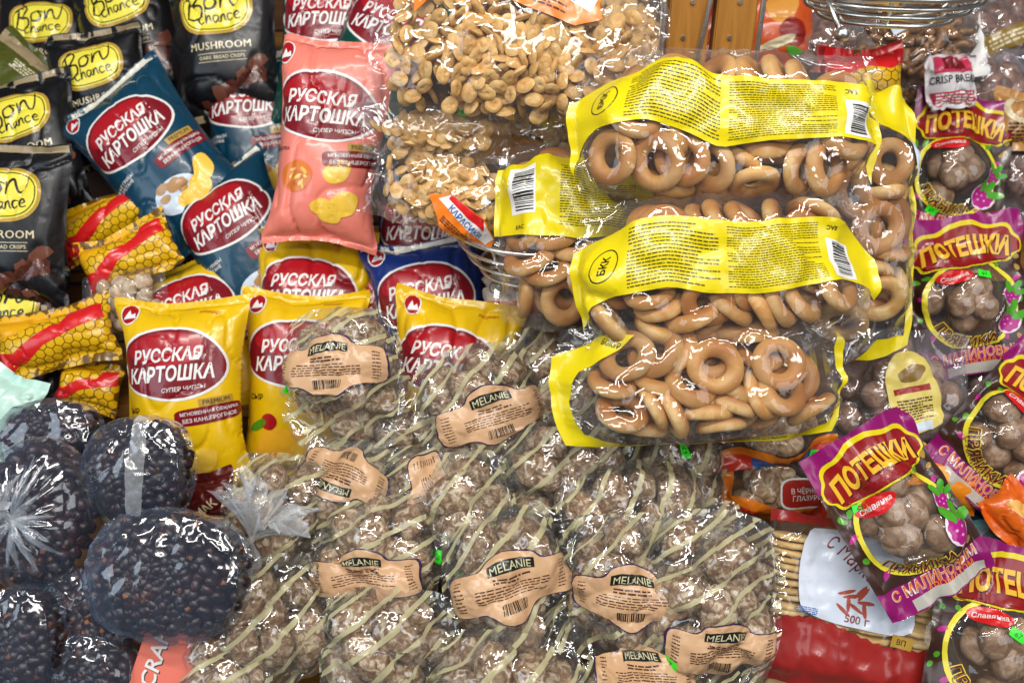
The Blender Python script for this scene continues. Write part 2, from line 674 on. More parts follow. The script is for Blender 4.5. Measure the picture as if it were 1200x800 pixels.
class NT:
    def __init__(s, name):
        s.m = bpy.data.materials.new(name)
        s.m.use_nodes = True
        s.t = s.m.node_tree
        s.t.nodes.clear()
        s.out = s.t.nodes.new('ShaderNodeOutputMaterial')

    def n(s, typ, **kw):
        nd = s.t.nodes.new(typ)
        for k, v in kw.items():
            if k.startswith('i_'):
                key = k[2:]
                nd.inputs[int(key) if key.isdigit() else key.replace('_', ' ')].default_value = v
            else:
                setattr(nd, k, v)
        return nd

    def l(s, a, ao, b, bi):
        s.t.links.new(a.outputs[ao], b.inputs[bi])

    def math(s, op, a=None, b=None, va=0.5, vb=0.5, clamp=False):
        nd = s.n('ShaderNodeMath', operation=op, use_clamp=clamp)
        nd.inputs[0].default_value = va
        nd.inputs[1].default_value = vb
        if a is not None: s.t.links.new(a, nd.inputs[0])
        if b is not None: s.t.links.new(b, nd.inputs[1])
        return nd.outputs[0]

    def mix(s, fac, a, b):
        nd = s.n('ShaderNodeMix', data_type='RGBA')
        if isinstance(fac, float): nd.inputs[0].default_value = fac
        else: s.t.links.new(fac, nd.inputs[0])
        for v, i in ((a, 6), (b, 7)):
            if isinstance(v, tuple): nd.inputs[i].default_value = v
            else: s.t.links.new(v, nd.inputs[i])
        return nd.outputs[2]

    def ramp(s, fac, stops):
        nd = s.n('ShaderNodeValToRGB')
        e = nd.color_ramp.elements
        while len(e) < len(stops): e.new(0.5)
        for k, (p, c) in enumerate(stops):
            e[k].position = p
            e[k].color = c if isinstance(c, tuple) else (c, c, c, 1)
        s.t.links.new(fac, nd.inputs[0])
        return nd.outputs[0]


def crinkle(s, dist, scale=30.0, facet=0.30, stretch=0.45, ang=0.6):
    """creases of thin plastic, in the sheet's own coordinates: flat facets meeting in sharp folds, over soft waves"""
    uv = s.n('ShaderNodeUVMap', uv_map='sheet')
    wn = s.n('ShaderNodeTexNoise', i_Scale=scale * 0.8, i_Detail=1.0)
    s.l(uv, 0, wn, 'Vector')
    wv = s.n('ShaderNodeVectorMath', operation='MULTIPLY_ADD')
    s.l(wn, 'Color', wv, 0)
    wv.inputs[1].default_value = (0.012, 0.012, 0.0)
    s.l(uv, 0, wv, 2)
    acc = None
    for k, (sc, am) in enumerate(((1.0, 1.0), (2.6, 0.7))):
        mp = s.n('ShaderNodeMapping')
        mp.inputs['Rotation'].default_value = (0, 0, ang + 1.1 * k)
        mp.inputs['Scale'].default_value = (1.0, stretch, 1)
        s.l(wv, 0, mp, 0)
        v = s.n('ShaderNodeTexVoronoi', i_Scale=scale * sc)
        s.l(mp, 0, v, 'Vector')
        m = s.n('ShaderNodeVectorMath', operation='MULTIPLY_ADD')
        s.l(v, 'Color', m, 0)
        m.inputs[1].default_value = (facet * am,) * 3
        m.inputs[2].default_value = (-facet * am / 2,) * 3
        if acc is None:
            acc = m
        else:
            ad = s.n('ShaderNodeVectorMath', operation='ADD')
            s.l(acc, 0, ad, 0)
            s.l(m, 0, ad, 1)
            acc = ad
    ge = s.n('ShaderNodeNewGeometry')
    ad = s.n('ShaderNodeVectorMath', operation='ADD')
    s.l(ge, 'Normal', ad, 0)
    s.l(acc, 0, ad, 1)
    nn = s.n('ShaderNodeVectorMath', operation='NORMALIZE')
    s.l(ad, 0, nn, 0)
    n1 = s.n('ShaderNodeTexNoise', i_Scale=scale, i_Detail=2.0, i_Roughness=0.5, i_Distortion=0.4)
    s.l(uv, 0, n1, 'Vector')
    r1 = s.math('ABSOLUTE', s.math('SUBTRACT', n1.outputs['Fac'], vb=0.5))
    bp = s.n('ShaderNodeBump', i_Strength=1.0, i_Distance=dist)
    s.t.links.new(s.math('MULTIPLY', r1, vb=-1.0), bp.inputs['Height'])
    s.l(nn, 0, bp, 'Normal')
    return bp.outputs[0]


_mc = {}


def foil(name, colr, rough=0.30, bump=0.0007, coat=0.3, var=0.10, metal=0.0):
    """printed plastic film (also every ink lying on it)"""
    if name in _mc: return _mc[name]
    c = lin(colr) if isinstance(colr, str) else colr
    s = NT(name)
    b = s.n('ShaderNodeBsdfPrincipled', i_Roughness=rough, i_Metallic=metal, i_Coat_Weight=coat, i_Coat_Roughness=0.12)
    uv = s.n('ShaderNodeUVMap', uv_map='sheet')
    n = s.n('ShaderNodeTexNoise', i_Scale=18.0, i_Detail=4.0)
    s.l(uv, 0, n, 'Vector')
    lo = tuple(x * (1 - var) for x in c[:3]) + (1,)
    hi = tuple(min(1, x * (1 + var)) for x in c[:3]) + (1,)
    s.t.links.new(s.mix(n.outputs['Fac'], lo, hi), b.inputs['Base Color'])
    if bump:
        nm = crinkle(s, bump, 22.0, 0.11 if bump > .0006 else 0.04)
        s.t.links.new(nm, b.inputs['Normal'])
        s.t.links.new(nm, b.inputs['Coat Normal'])
    s.l(b, 0, s.out, 0)
    _mc[name] = s.m
    return s.m


def film(name, haze=0.02, bump=0.0010, rough=0.06, gain=1.0, stripes=None, tint=(0.97, 0.97, 0.97, 1), scale=30.0, hz=(0.9, 0.93, 0.97, 1), facet=0.28, stretch=0.4):
    """clear crinkled film, optionally printed with slanting stripes"""
    if name in _mc: return _mc[name]
    s = NT(name)
    nm = crinkle(s, bump, scale, facet, stretch)
    lf = s.n('ShaderNodeLayerWeight', i_Blend=0.5)
    s.t.links.new(nm, lf.inputs['Normal'])
    f5 = s.math('POWER', lf.outputs['Facing'], vb=4.5)
    fac = s.math('MULTIPLY_ADD', f5, vb=0.75 * gain, clamp=True)
    fac.node.inputs[2].default_value = 0.05 * gain
    tr = s.n('ShaderNodeBsdfTransparent', i_Color=tint)
    gl = s.n('ShaderNodeBsdfGlossy', i_Roughness=rough, i_Color=(1, 1, 1, 1))
    s.t.links.new(nm, gl.inputs['Normal'])
    m1 = s.n('ShaderNodeMixShader')
    s.t.links.new(fac, m1.inputs[0])
    s.l(tr, 0, m1, 1)
    s.l(gl, 0, m1, 2)
    df = s.n('ShaderNodeBsdfDiffuse', i_Color=hz)
    m2 = s.n('ShaderNodeMixShader')
    s.l(m1, 0, m2, 1)
    s.l(df, 0, m2, 2)
    lw = s.n('ShaderNodeLayerWeight', i_Blend=0.3)
    s.t.links.new(nm, lw.inputs['Normal'])
    hv = s.math('MULTIPLY_ADD', lw.outputs['Facing'], vb=haze * 3.0)
    hv.node.inputs[2].default_value = haze * 0.6
    s.t.links.new(hv, m2.inputs[0])
    last = m2
    if stripes:
        colr, pitch, width, ang, cover = stripes
        uv = s.n('ShaderNodeUVMap', uv_map='sheet')
        sx = s.n('ShaderNodeSeparateXYZ')
        s.l(uv, 0, sx, 0)
        a = rad(ang)
        t = s.math('ADD', s.math('MULTIPLY', sx.outputs[0], vb=-math.sin(a)), s.math('MULTIPLY', sx.outputs[1], vb=math.cos(a)))
        nz = s.n('ShaderNodeTexNoise', i_Scale=9.0)
        s.l(uv, 0, nz, 'Vector')
        t = s.math('ADD', t, s.math('MULTIPLY', nz.outputs['Fac'], vb=0.014))
        vz = s.n('ShaderNodeTexVoronoi', i_Scale=17.0)          # the film folds over itself, so the stripes break
        s.l(uv, 0, vz, 'Vector')
        sv = s.n('ShaderNodeSeparateColor')
        s.l(vz, 'Color', sv, 0)
        t = s.math('ADD', t, s.math('MULTIPLY', sv.outputs[0], vb=0.012))
        fr_ = s.math('FRACT', s.math('DIVIDE', t, vb=pitch))
        band = s.math('LESS_THAN', fr_, vb=width / pitch)
        pr = s.n('ShaderNodeBsdfPrincipled', i_Roughness=0.35, i_Base_Color=lin(colr))
        s.t.links.new(nm, pr.inputs['Normal'])
        m3 = s.n('ShaderNodeMixShader')
        s.t.links.new(s.math('MULTIPLY', band, vb=cover), m3.inputs[0])
        s.l(m2, 0, m3, 1)
        s.l(pr, 0, m3, 2)
        last = m3
    s.l(last, 0, s.out, 0)
    _mc[name] = s.m
    return s.m


def food(name, cols, scale=60.0, rough=0.5, bump=0.0015, detail=5.0, stops=(0.35, 0.5, 0.65), spots=None, updark=None, sss=0.0):
    """baked and dried things: colours mottled by noise in the piece's own space"""
    if name in _mc: return _mc[name]
    s = NT(name)
    tc = s.n('ShaderNodeTexCoord')
    oi = s.n('ShaderNodeObjectInfo')
    vm = s.n('ShaderNodeVectorMath', operation='ADD')
    s.l(tc, 'Object', vm, 0)
    mv = s.n('ShaderNodeVectorMath', operation='SCALE', i_Scale=7.0)
    cb = s.n('ShaderNodeCombineXYZ')
    for k in range(3): s.l(oi, 'Random', cb, k)
    s.l(cb, 0, mv, 0)
    s.l(mv, 0, vm, 1)
    n = s.n('ShaderNodeTexNoise', i_Scale=scale, i_Detail=detail, i_Roughness=0.6, i_Distortion=0.8)
    s.l(vm, 0, n, 'Vector')
    c = s.ramp(n.outputs['Fac'], list(zip(stops, [lin(x) for x in cols])))
    if updark:
        sp = s.n('ShaderNodeSeparateXYZ')
        s.l(tc, 'Object', sp, 0)
        f = s.math('MULTIPLY_ADD', sp.outputs[2], vb=updark[1])
        f.node.inputs[2].default_value = 0.35
        n3 = s.n('ShaderNodeTexNoise', i_Scale=scale * 0.6, i_Detail=2.0)
        s.l(vm, 0, n3, 'Vector')
        f = s.math('MULTIPLY', f, s.math('MULTIPLY', n3.outputs['Fac'], vb=1.7), clamp=True)
        c = s.mix(f, c, lin(updark[0]))
    if spots:
        v = s.n('ShaderNodeTexVoronoi', i_Scale=spots[1])
        s.l(vm, 0, v, 'Vector')
        f = s.math('LESS_THAN', v.outputs['Distance'], vb=spots[2])
        c = s.mix(f, c, lin(spots[0]))
    hv = s.n('ShaderNodeHueSaturation')
    s.t.links.new(s.math('MULTIPLY_ADD', oi.outputs['Random'], vb=0.3), hv.inputs['Value'])
    hv.inputs['Value'].links[0].from_node.inputs[2].default_value = 0.85
    s.t.links.new(c, hv.inputs['Color'])
    b = s.n('ShaderNodeBsdfPrincipled', i_Roughness=rough, i_Subsurface_Weight=sss, i_Subsurface_Scale=0.004)
    s.l(hv, 0, b, 'Base Color')
    bp = s.n('ShaderNodeBump', i_Strength=0.7, i_Distance=bump)
    s.l(n, 'Fac', bp, 'Height')
    s.l(bp, 0, b, 'Normal')
    s.l(b, 0, s.out, 0)
    _mc[name] = s.m
    return s.m


def wood(name, c1, c2, scale=30.0, axis=2, rough=0.45):
    if name in _mc: return _mc[name]
    s = NT(name)
    tc = s.n('ShaderNodeTexCoord')
    mp = s.n('ShaderNodeMapping')
    sc = [1.0, 1.0, 1.0]
    sc[axis] = 0.06
    mp.inputs['Scale'].default_value = sc
    s.l(tc, 'Object', mp, 0)
    n = s.n('ShaderNodeTexNoise', i_Scale=scale * 6, i_Detail=6.0, i_Roughness=0.65, i_Distortion=0.4)
    s.l(mp, 0, n, 'Vector')
    w_ = s.n('ShaderNodeTexNoise', i_Scale=scale * 1.4, i_Detail=2.0, i_Distortion=1.5)
    s.l(mp, 0, w_, 'Vector')
    f = s.math('MULTIPLY_ADD', n.outputs['Fac'], w_.outputs['Fac'])
    f.node.inputs[2].default_value = 0.18
    c = s.ramp(f, [(0.25, lin(c2)), (0.6, lin(c1))])
    b = s.n('ShaderNodeBsdfPrincipled', i_Roughness=rough)
    s.t.links.new(c, b.inputs['Base Color'])
    bp = s.n('ShaderNodeBump', i_Strength=0.4, i_Distance=0.001)
    s.l(n, 'Fac', bp, 'Height')
    s.l(bp, 0, b, 'Normal')
    s.l(b, 0, s.out, 0)
    _mc[name] = s.m
    return s.m


def metal(name, c='#e6e6e2', rough=0.27):
    if name in _mc: return _mc[name]
    s = NT(name)
    tc = s.n('ShaderNodeTexCoord')
    n = s.n('ShaderNodeTexNoise', i_Scale=200.0, i_Detail=3.0)
    s.l(tc, 'Object', n, 'Vector')
    b = s.n('ShaderNodeBsdfPrincipled', i_Metallic=1.0, i_Base_Color=lin(c))
    r = s.math('MULTIPLY_ADD', n.outputs['Fac'], vb=0.15)
    r.node.inputs[2].default_value = rough - 0.05
    s.t.links.new(r, b.inputs['Roughness'])
    s.l(b, 0, s.out, 0)
    _mc[name] = s.m
    return s.m


CLEAR = film('clear_film', haze=0.02)
CLEAR_SOFT = film('clear_film_soft', haze=0.022, bump=0.0012, facet=0.34)
BERRY_FILM = film('thin_poly_film', haze=0.035, bump=0.002, gain=1.9, rough=0.10, scale=20.0, hz=(0.45, 0.65, 1.0, 1), facet=0.42, stretch=0.22)  # blue haze colour: the bluish sheen of light is painted into the film
STRIPED = [film('striped_clear_film_%d' % k, haze=0.024, bump=0.0015, gain=2.0, scale=26.0 + 5 * k, facet=0.55, stretch=0.35,
                stripes=('#cfc699', pt, wd, an, 0.66)) for k, (pt, wd, an) in enumerate(((.028, .0050, 32), (.025, .0054, 40), (.031, .0052, 46), (.027, .0046, 36)))]
CHROME = metal('chrome_wire')
# ---------------------------------------------------------------- pieces of food
def torus_mesh(name, R, r, seed, mat, nu=30, nv=12):
    rng = random.Random(seed)
    ph = [rng.uniform(0, 6.28) for _ in range(4)]
    ov = rng.uniform(0.93, 1.07)
    V, F = [], []
    for i in range(nu):
        t = 2 * math.pi * i / nu
        rr = r * (1 + 0.08 * math.sin(t + ph[0]) + 0.04 * math.sin(3 * t + ph[1]))
        RR = R * (1 + 0.03 * math.sin(2 * t + ph[2]))
        for j in range(nv):
            p = 2 * math.pi * j / nv
            c, s = math.cos(p), math.sin(p)
            z = rr * s * (0.92 if s < 0 else 1.0)
            if s < -0.55: z = -rr * 0.62 + (s + 0.55) * rr * 0.25      # flat baked underside
            V.append(((RR + rr * c) * math.cos(t) * ov, (RR + rr * c) * math.sin(t) / ov, z))
            F.append((i * nv + j, ((i + 1) % nu) * nv + j, ((i + 1) % nu) * nv + (j + 1) % nv, i * nv + (j + 1) % nv))
    return mesh_np(name, V, F, mat)


def blob_mesh(name, a, b, c, seed, mat, sub=3, amp=0.10, freq=2.2, flat=0.0, power=2.0):
    from mathutils import noise
    bm = bmesh.new()
    bmesh.ops.create_icosphere(bm, subdivisions=sub, radius=1.0)
    off = Vector((seed * 3.7, seed * 1.9, seed * 5.3))
    for v in bm.verts:
        d = v.co.normalized()
        k = 1 + amp * noise.noise(d * freq + off) + amp * 0.4 * noise.noise(d * freq * 2.7 + off)
        e = 2.0 / power
        q = Vector([math.copysign(abs(x) ** e, x) for x in d]) * k
        v.co = Vector((q.x * a, q.y * b, q.z * c))
        if flat and v.co.z < -c * flat: v.co.z = -c * flat + (v.co.z + c * flat) * 0.15
    for f in bm.faces: f.smooth = True
    me = bpy.data.meshes.new(name)
    bm.to_mesh(me)
    bm.free()
    me.materials.append(mat)
    return me


def cracker_mesh(name, a, b, c, seed, mat):
    """puffed oval cracker with a rim and pricked dimples"""
    rng = random.Random(seed)
    nr, na = 5, 18
    ph = rng.uniform(0, 6)
    dim = [(rng.uniform(-0.45, 0.45), rng.uniform(-0.4, 0.4)) for _ in range(4)]
    V, F = [], []
    for sgn in (1, -1):
        o = len(V)
        for i in range(nr + 1):
            q = i / nr
            for k in range(na):
                t = 2 * math.pi * k / na
                wv = 1 + 0.05 * math.sin(2 * t + ph) + 0.03 * math.sin(5 * t)
                x, y = q * math.cos(t) * wv, q * math.sin(t) * wv
                z = (1 - q ** 3.5) ** 0.6 * (0.85 + 0.2 * math.sin(3 * x + ph) * math.cos(2.6 * y))
                for dx, dy in dim:
                    z -= 0.45 * math.exp(-((x - dx) ** 2 + (y - dy) ** 2) / 0.02)
                V.append((x * a, y * b, sgn * z * c + 0.12 * c * math.sin(2 * x + ph)))
        for i in range(nr):
            for k in range(na):
                f = (o + i * na + k, o + i * na + (k + 1) % na, o + (i + 1) * na + (k + 1) % na, o + (i + 1) * na + k)
                F.append(f[::-1] if sgn > 0 else f)
    return mesh_np(name, V, F, mat)


BAGEL_M = food('bagel_crust', ('#c69048', '#dcae68', '#edcd92'), scale=30, rough=0.5, bump=0.0009,
               updark=('#a3662b', 70.0))
BAGELS = [torus_mesh('bagel', 0.0212, 0.0092, k, BAGEL_M) for k in range(5)]
CRACK_M = food('cracker_crust', ('#c8954c', '#dfb66f', '#edce96'), scale=90, rough=0.55, bump=0.001,
               updark=('#bb8542', 45.0))
CRACKERS = [cracker_mesh('cracker', 0.0115, 0.0095, 0.0040, k, CRACK_M) for k in range(5)]
GLAZE_M = food('glazed_gingerbread', ('#654730', '#997755', '#d8c7aa'), scale=120, rough=0.45, bump=0.002, stops=(0.36, 0.49, 0.62), detail=8)
LUMPS = [blob_mesh('gingerbread', 0.029, 0.0195, 0.0165, k, GLAZE_M, amp=0.22) for k in range(6)]
PRYA_M = food('pale_glazed_gingerbread', ('#664630', '#8f6e52', '#b89c80'), scale=55, rough=0.4, bump=0.0015, stops=(0.3, 0.48, 0.64))
PRYAN = [blob_mesh('gingerbread', 0.023, 0.0195, 0.016, 20 + k, PRYA_M, amp=0.12) for k in range(4)]
BERRY_M = food('dried_rosehip', ('#140d12', '#2b161a', '#5a2a1e'), scale=28, rough=0.32, bump=0.0012, stops=(0.3, 0.55, 0.8))
TIP_M = food('rosehip_tip', ('#5a3018', '#8a5020', '#a8682c'), scale=80, rough=0.6)
COOKIE_M = food('butter_cookie', ('#c9a05a', '#dcb97a', '#e8cd98'), scale=45, rough=0.6, bump=0.0008)
STICK_M = food('honey_dough', ('#5d3a1e', '#8a5c30', '#b58650'), scale=60, rough=0.3, bump=0.002)


def superbox(rng, n, box, power=4, shell=0.0):
    out = []
    while len(out) < n:
        p = rng.uniform(-1, 1, 3)
        if (np.abs(p) ** power).sum() < 1 and p[2] > -1 + shell:
            out.append(p * box)
    return np.array(out)


def rand_rot(rng, n, tilt=None):
    R = []
    for k in range(n):
        if tilt is None:
            v = rng.normal(size=3)
        else:
            v = np.array([0, 0, 1.0]) + rng.normal(size=3) * tilt
        R.append(rot_to(v, rng.uniform(0, 6.28)))
    return np.array(R)


def put(name, meshes, C, R, parent, rng, scale=1.0):
    """one child object per piece; returns the surface points of the heap"""
    pts = []
    for k in range(len(C)):
        me = meshes[int(rng.integers(len(meshes)))]
        o = link(name, me, parent)
        s = scale * rng.uniform(0.93, 1.06)
        m = Matrix([list(r) for r in R[k]]) * s
        o.matrix_local = Matrix.Translation(Vector(C[k])) @ m.to_4x4()
        pts.append(mesh_pts(me) @ (R[k] * s).T + C[k])
    return np.concatenate(pts)


def berry_mesh(name, C, seed):
    """a heap of dried rosehips as one mesh: too many and too small to lift out singly"""
    rng = np.random.default_rng(seed)
    bases = []
    for k in range(4):
        bm = bmesh.new()
        bmesh.ops.create_icosphere(bm, subdivisions=2, radius=1.0)
        from mathutils import noise
        for v in bm.verts:
            d = v.co.copy()
            kf = 1 + 0.22 * noise.noise(d * 2.5 + Vector((k * 5, 1, 2)))
            v.co = Vector((d.x * 0.0112, d.y * 0.0082, d.z * 0.0076)) * kf
        V = np.array([v.co[:] for v in bm.verts])
        F = [tuple(v.index for v in f.verts) for f in bm.faces]
        bm.free()
        bases.append((V, np.array(F)))
    Vs, Fs, mats, o = [], [], [], 0
    for p in C:
        V, F = bases[int(rng.integers(4))]
        R = rot_to(rng.normal(size=3), rng.uniform(0, 6))
        Vs.append((V * rng.uniform(0.8, 1.15)) @ R.T + p)
        Fs.append(F + o)
        tip = (V[F].mean(1)[:, 0] > 0.0104).astype(int)
        mats.append(tip)
        o += len(V)
    V = np.concatenate(Vs)
    me = mesh_np(name, V, np.concatenate(Fs), BERRY_M)
    me.materials.append(TIP_M)
    me.polygons.foreach_set('material_index', np.concatenate(mats).astype(np.int32))
    return me, V
# ---------------------------------------------------------------- kinds of bag
INK = {}


def ink(k, c, **kw):
    return foil('ink_' + k, c, **kw)


WHITE, BLACK = ink('white', '#e9e6e2'), ink('black', '#121014')
RED, DRED = ink('red', '#a80f1c'), ink('dark_red', '#7c0d1c')
YEL, NEON = ink('yellow', '#e0cb0c'), ink('neon_green', '#35f02a', bump=0, coat=0)
GREEN, PURP = ink('leaf_green', '#4f9a22'), ink('purple', '#8e0f66')
GOLD, CREAM = ink('gold', '#b8923a'), ink('cream', '#d8c9a4')
ORANGE, PEACH = ink('orange', '#e8791c'), ink('peach_paper', '#d0a67e', bump=0.001, coat=0.05)
BROWN, OLIVE = ink('brown', '#4a2417'), ink('olive', '#4d5220')
CHIP, LEMON = ink('chip_yellow', '#f0c445'), ink('lemon', '#f0e04a')
GREY, VIOLET = ink('print_grey', '#3a3420'), ink('violet', '#3a2448')
LBLUE, BBLUE = ink('pale_blue', '#cfdcea'), ink('bright_blue', '#1f5fae')
SCARLET, PINK = ink('scarlet', '#d41a1e'), ink('salmon', '#ee8a78')


def sticker(sh, t, cx, cy, rot=0, w=0.016, h=0.010):
    o = decal('price_sticker', sh, *poly(rect(w, h)), NEON, t, 7, cx, cy, rot)
    if o:
        decal('price_digits', sh, *fit(text2d('67', bold=0.01), w * 0.45), ink('sticker_print', '#1a6a20'), o, 8, cx, cy, rot)
    return o


# ---- opaque chip bag: red potato-shaped badge with two lines of white lettering
RK_COL = {'yellow': '#e8bc0c', 'teal': '#083c54', 'salmon': '#ee8473', 'green': '#084136', 'blue': '#0d2f78'}
_pil = {}


def pil(w, h, T, seed, **kw):
    k = (w, h, T, seed)
    if k not in _pil:
        _pil[k] = pillow(w, h, T, seed, **kw)
    return _pil[k]


def bend(G, kx=0.0, ky=0.0, tw=0.0):
    """slump of a soft bag: bend about its two axes and twist"""
    G = G.copy()
    G[..., 2] -= kx * G[..., 1] ** 2 + ky * G[..., 0] ** 2 + tw * G[..., 0] * G[..., 1]
    return G


def chip_bag(label, colour, seed, group, w=0.178, h=0.27, T=0.075, kx=0.0, ky=0.0, tw=0.0, sticker_at=None, badge_y=0.045, picture=True):
    t = empty('chip_bag', label, 'chip bag', group)
    F, B = pil(w, h, T, seed)
    F, B = bend(F, kx, ky, tw), bend(B, kx, ky, tw)
    sh = Sheet(F, w, h)
    base = foil('foil_' + colour, RK_COL[colour], rough=0.32)
    link('foil_bag', sheet_mesh('foil_bag', F, B, w, h, base), t)
    # paler glow round the badge, then the badge
    by = badge_y
    rim = decal('badge_rim', sh, *poly(ellipse(0.069, 0.0475, 40, 0.035, 3)), WHITE, t, 1, -0.004, by)
    bad = decal('badge', sh, *poly(ellipse(0.0655, 0.044, 40, 0.035, 3)), DRED, t, 2, -0.004, by)
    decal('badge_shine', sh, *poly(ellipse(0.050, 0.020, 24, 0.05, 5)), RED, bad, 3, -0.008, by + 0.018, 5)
    up = fit(text2d('РУССКАЯ', bold=0.03, shear=0.22), 0.086, 0.0175)
    dn = fit(text2d('КАРТОШКА', bold=0.03, shear=0.22), 0.107, 0.0195)
    decal('lettering', sh, *move(up, -0.006, by + 0.011, 4), WHITE, bad, 4)
    decal('lettering', sh, *move(dn, -0.004, by - 0.0115, 4), WHITE, bad, 4)
    decal('lettering', sh, *fit(text2d('СУПЕР ЧИПСЫ', bold=0.012, shear=0.2), 0.052), WHITE, bad, 4, 0.014, by - 0.0295, 6)
    # round maker's mark in the top corner
    mk = decal('maker_mark', sh, *poly(ellipse(0.0125, 0.0165, 20)), WHITE, t, 1, -0.062, by + 0.066, 8)
    decal('maker_mark_centre', sh, *poly(ellipse(0.0105, 0.0145, 20)), RED, mk, 2, -0.062, by + 0.066, 8)
    decal('maker_mark_peaks', sh, *poly([(-.008, -.006), (.008, -.006), (.006, .002), (.002, -.001), (-.001, .007), (-.004, .001)]), WHITE, mk, 3, -0.061, by + 0.064, 8)
    decal('maker_name', sh, *fit(text2d('РУССКАРТ', bold=0.015), 0.026), RED if colour == 'yellow' else WHITE, t, 1, 0.040, by + 0.070, -3)
    # claim strip and flavour
    st = decal('claim_strip', sh, *poly(ellipse(0.043, 0.0105, 28, power=5)), DRED, t, 1, 0.045, by - 0.062, 7)
    decal('claim_lettering', sh, *move(fit(text2d('МГНОВЕННАЯ ОБЖАРКА', bold=0.01), 0.072), 0.045, by - 0.0575, 7), WHITE, st, 3)
    decal('claim_lettering', sh, *move(fit(text2d('БЕЗ КАНЦЕРОГЕНОВ', bold=0.01), 0.066), 0.045, by - 0.0665, 7), WHITE, st, 3)
    gs = decal('gold_strip', sh, *poly(rect(0.042, 0.0095)), GOLD, t, 1, 0.052, by - 0.0455, 7)
    decal('gold_strip_lettering', sh, *fit(text2d('PREMIUM'), 0.032), BLACK, gs, 2, 0.052, by - 0.0455, 7)
    fl = {'yellow': 'СЫР', 'teal': 'БЕЛЫЕ ГРИБЫ\nВ СМЕТАНЕ', 'salmon': 'КРЕВЕТКА', 'green': 'СМЕТАНА\nИ ЛУК', 'blue': 'КРАБ'}[colour]
    fw = {'yellow': 0.022, 'teal': 0.046, 'salmon': 0.03, 'green': 0.04, 'blue': 0.03}[colour]
    decal('flavour_lettering', sh, *fit(text2d(fl, bold=0.012), fw), BLACK if colour in ('yellow', 'salmon') else WHITE, t, 1, -0.056, by - 0.058, 3)
    if picture:
        r = random.Random(seed)
        py = by - 0.115
        if colour == 'teal':
            decal('bowl_picture', sh, *poly(ellipse(0.036, 0.024, 28)), LBLUE, t, 1, 0.0, py, 0)
            for k in range(9):
                decal('mushroom_picture', sh, *poly(ellipse(0.008, 0.006, 10, 0.1, k)), foil('mushroom_print', '#b48a5a'), t, 2 + k % 3, r.uniform(-.022, .022), py + 0.012 + r.uniform(-.008, .008))
        elif colour == 'salmon':
            decal('roll_picture', sh, *poly(ellipse(0.021, 0.020, 22, 0.04, 2)), foil('roll_print', '#d9742c'), t, 1, -0.028, py + 0.024)
            for k in range(16):
                decal('roll_flake', sh, *poly(ellipse(0.0055, 0.0020, 9, 0.1, k)), foil('flake_print_%d' % (k % 3), ('#f2d07a', '#c8641e', '#f0b850')[k % 3]), t, 2 + k % 2, -0.028 + r.uniform(-.012, .012), py + 0.024 + r.uniform(-.012, .012), r.uniform(0, 180))
            decal('chip_picture', sh, *poly(ellipse(0.017, 0.014, 20, 0.08, 4)), CHIP, t, 1, 0.022, py + 0.034, 40)
        elif colour == 'yellow':
            decal('cheese_picture', sh, *poly([(-.05, -.025), (.02, -.03), (.03, .012), (-.03, .022)]), foil('cheese_print', '#f3b52c'), t, 1, -0.01, py)
            decal('tomato_picture', sh, *poly(ellipse(0.011, 0.011, 16)), RED, t, 2, -0.036, py + 0.026)
            decal('leaf_picture', sh, *poly(ellipse(0.014, 0.006, 14, 0.08, 1)), GREEN, t, 2, -0.052, py + 0.020, 30)
        for k, (x, y, a) in enumerate([(0.032, -0.006, 20), (0.012, -0.016, -30), (0.05, 0.012, 60)][:2 if colour != 'teal' else 3]):
            decal('chip_picture', sh, *poly(ellipse(0.019, 0.015, 20, 0.07, k + 2)), CHIP, t, 3, x, py + y, a)
    # crimped seal at the top
    decal('seal_print', sh, *poly(rect(w * 0.96, 0.010)), foil('seal_' + colour, '#d9d4c4' if colour in ('blue', 'teal') else '#e2b90c' if colour == 'yellow' else RK_COL[colour]), t, 1, 0, h / 2 - 0.007)
    if sticker_at:
        sticker(sh, t, *sticker_at)
    return t


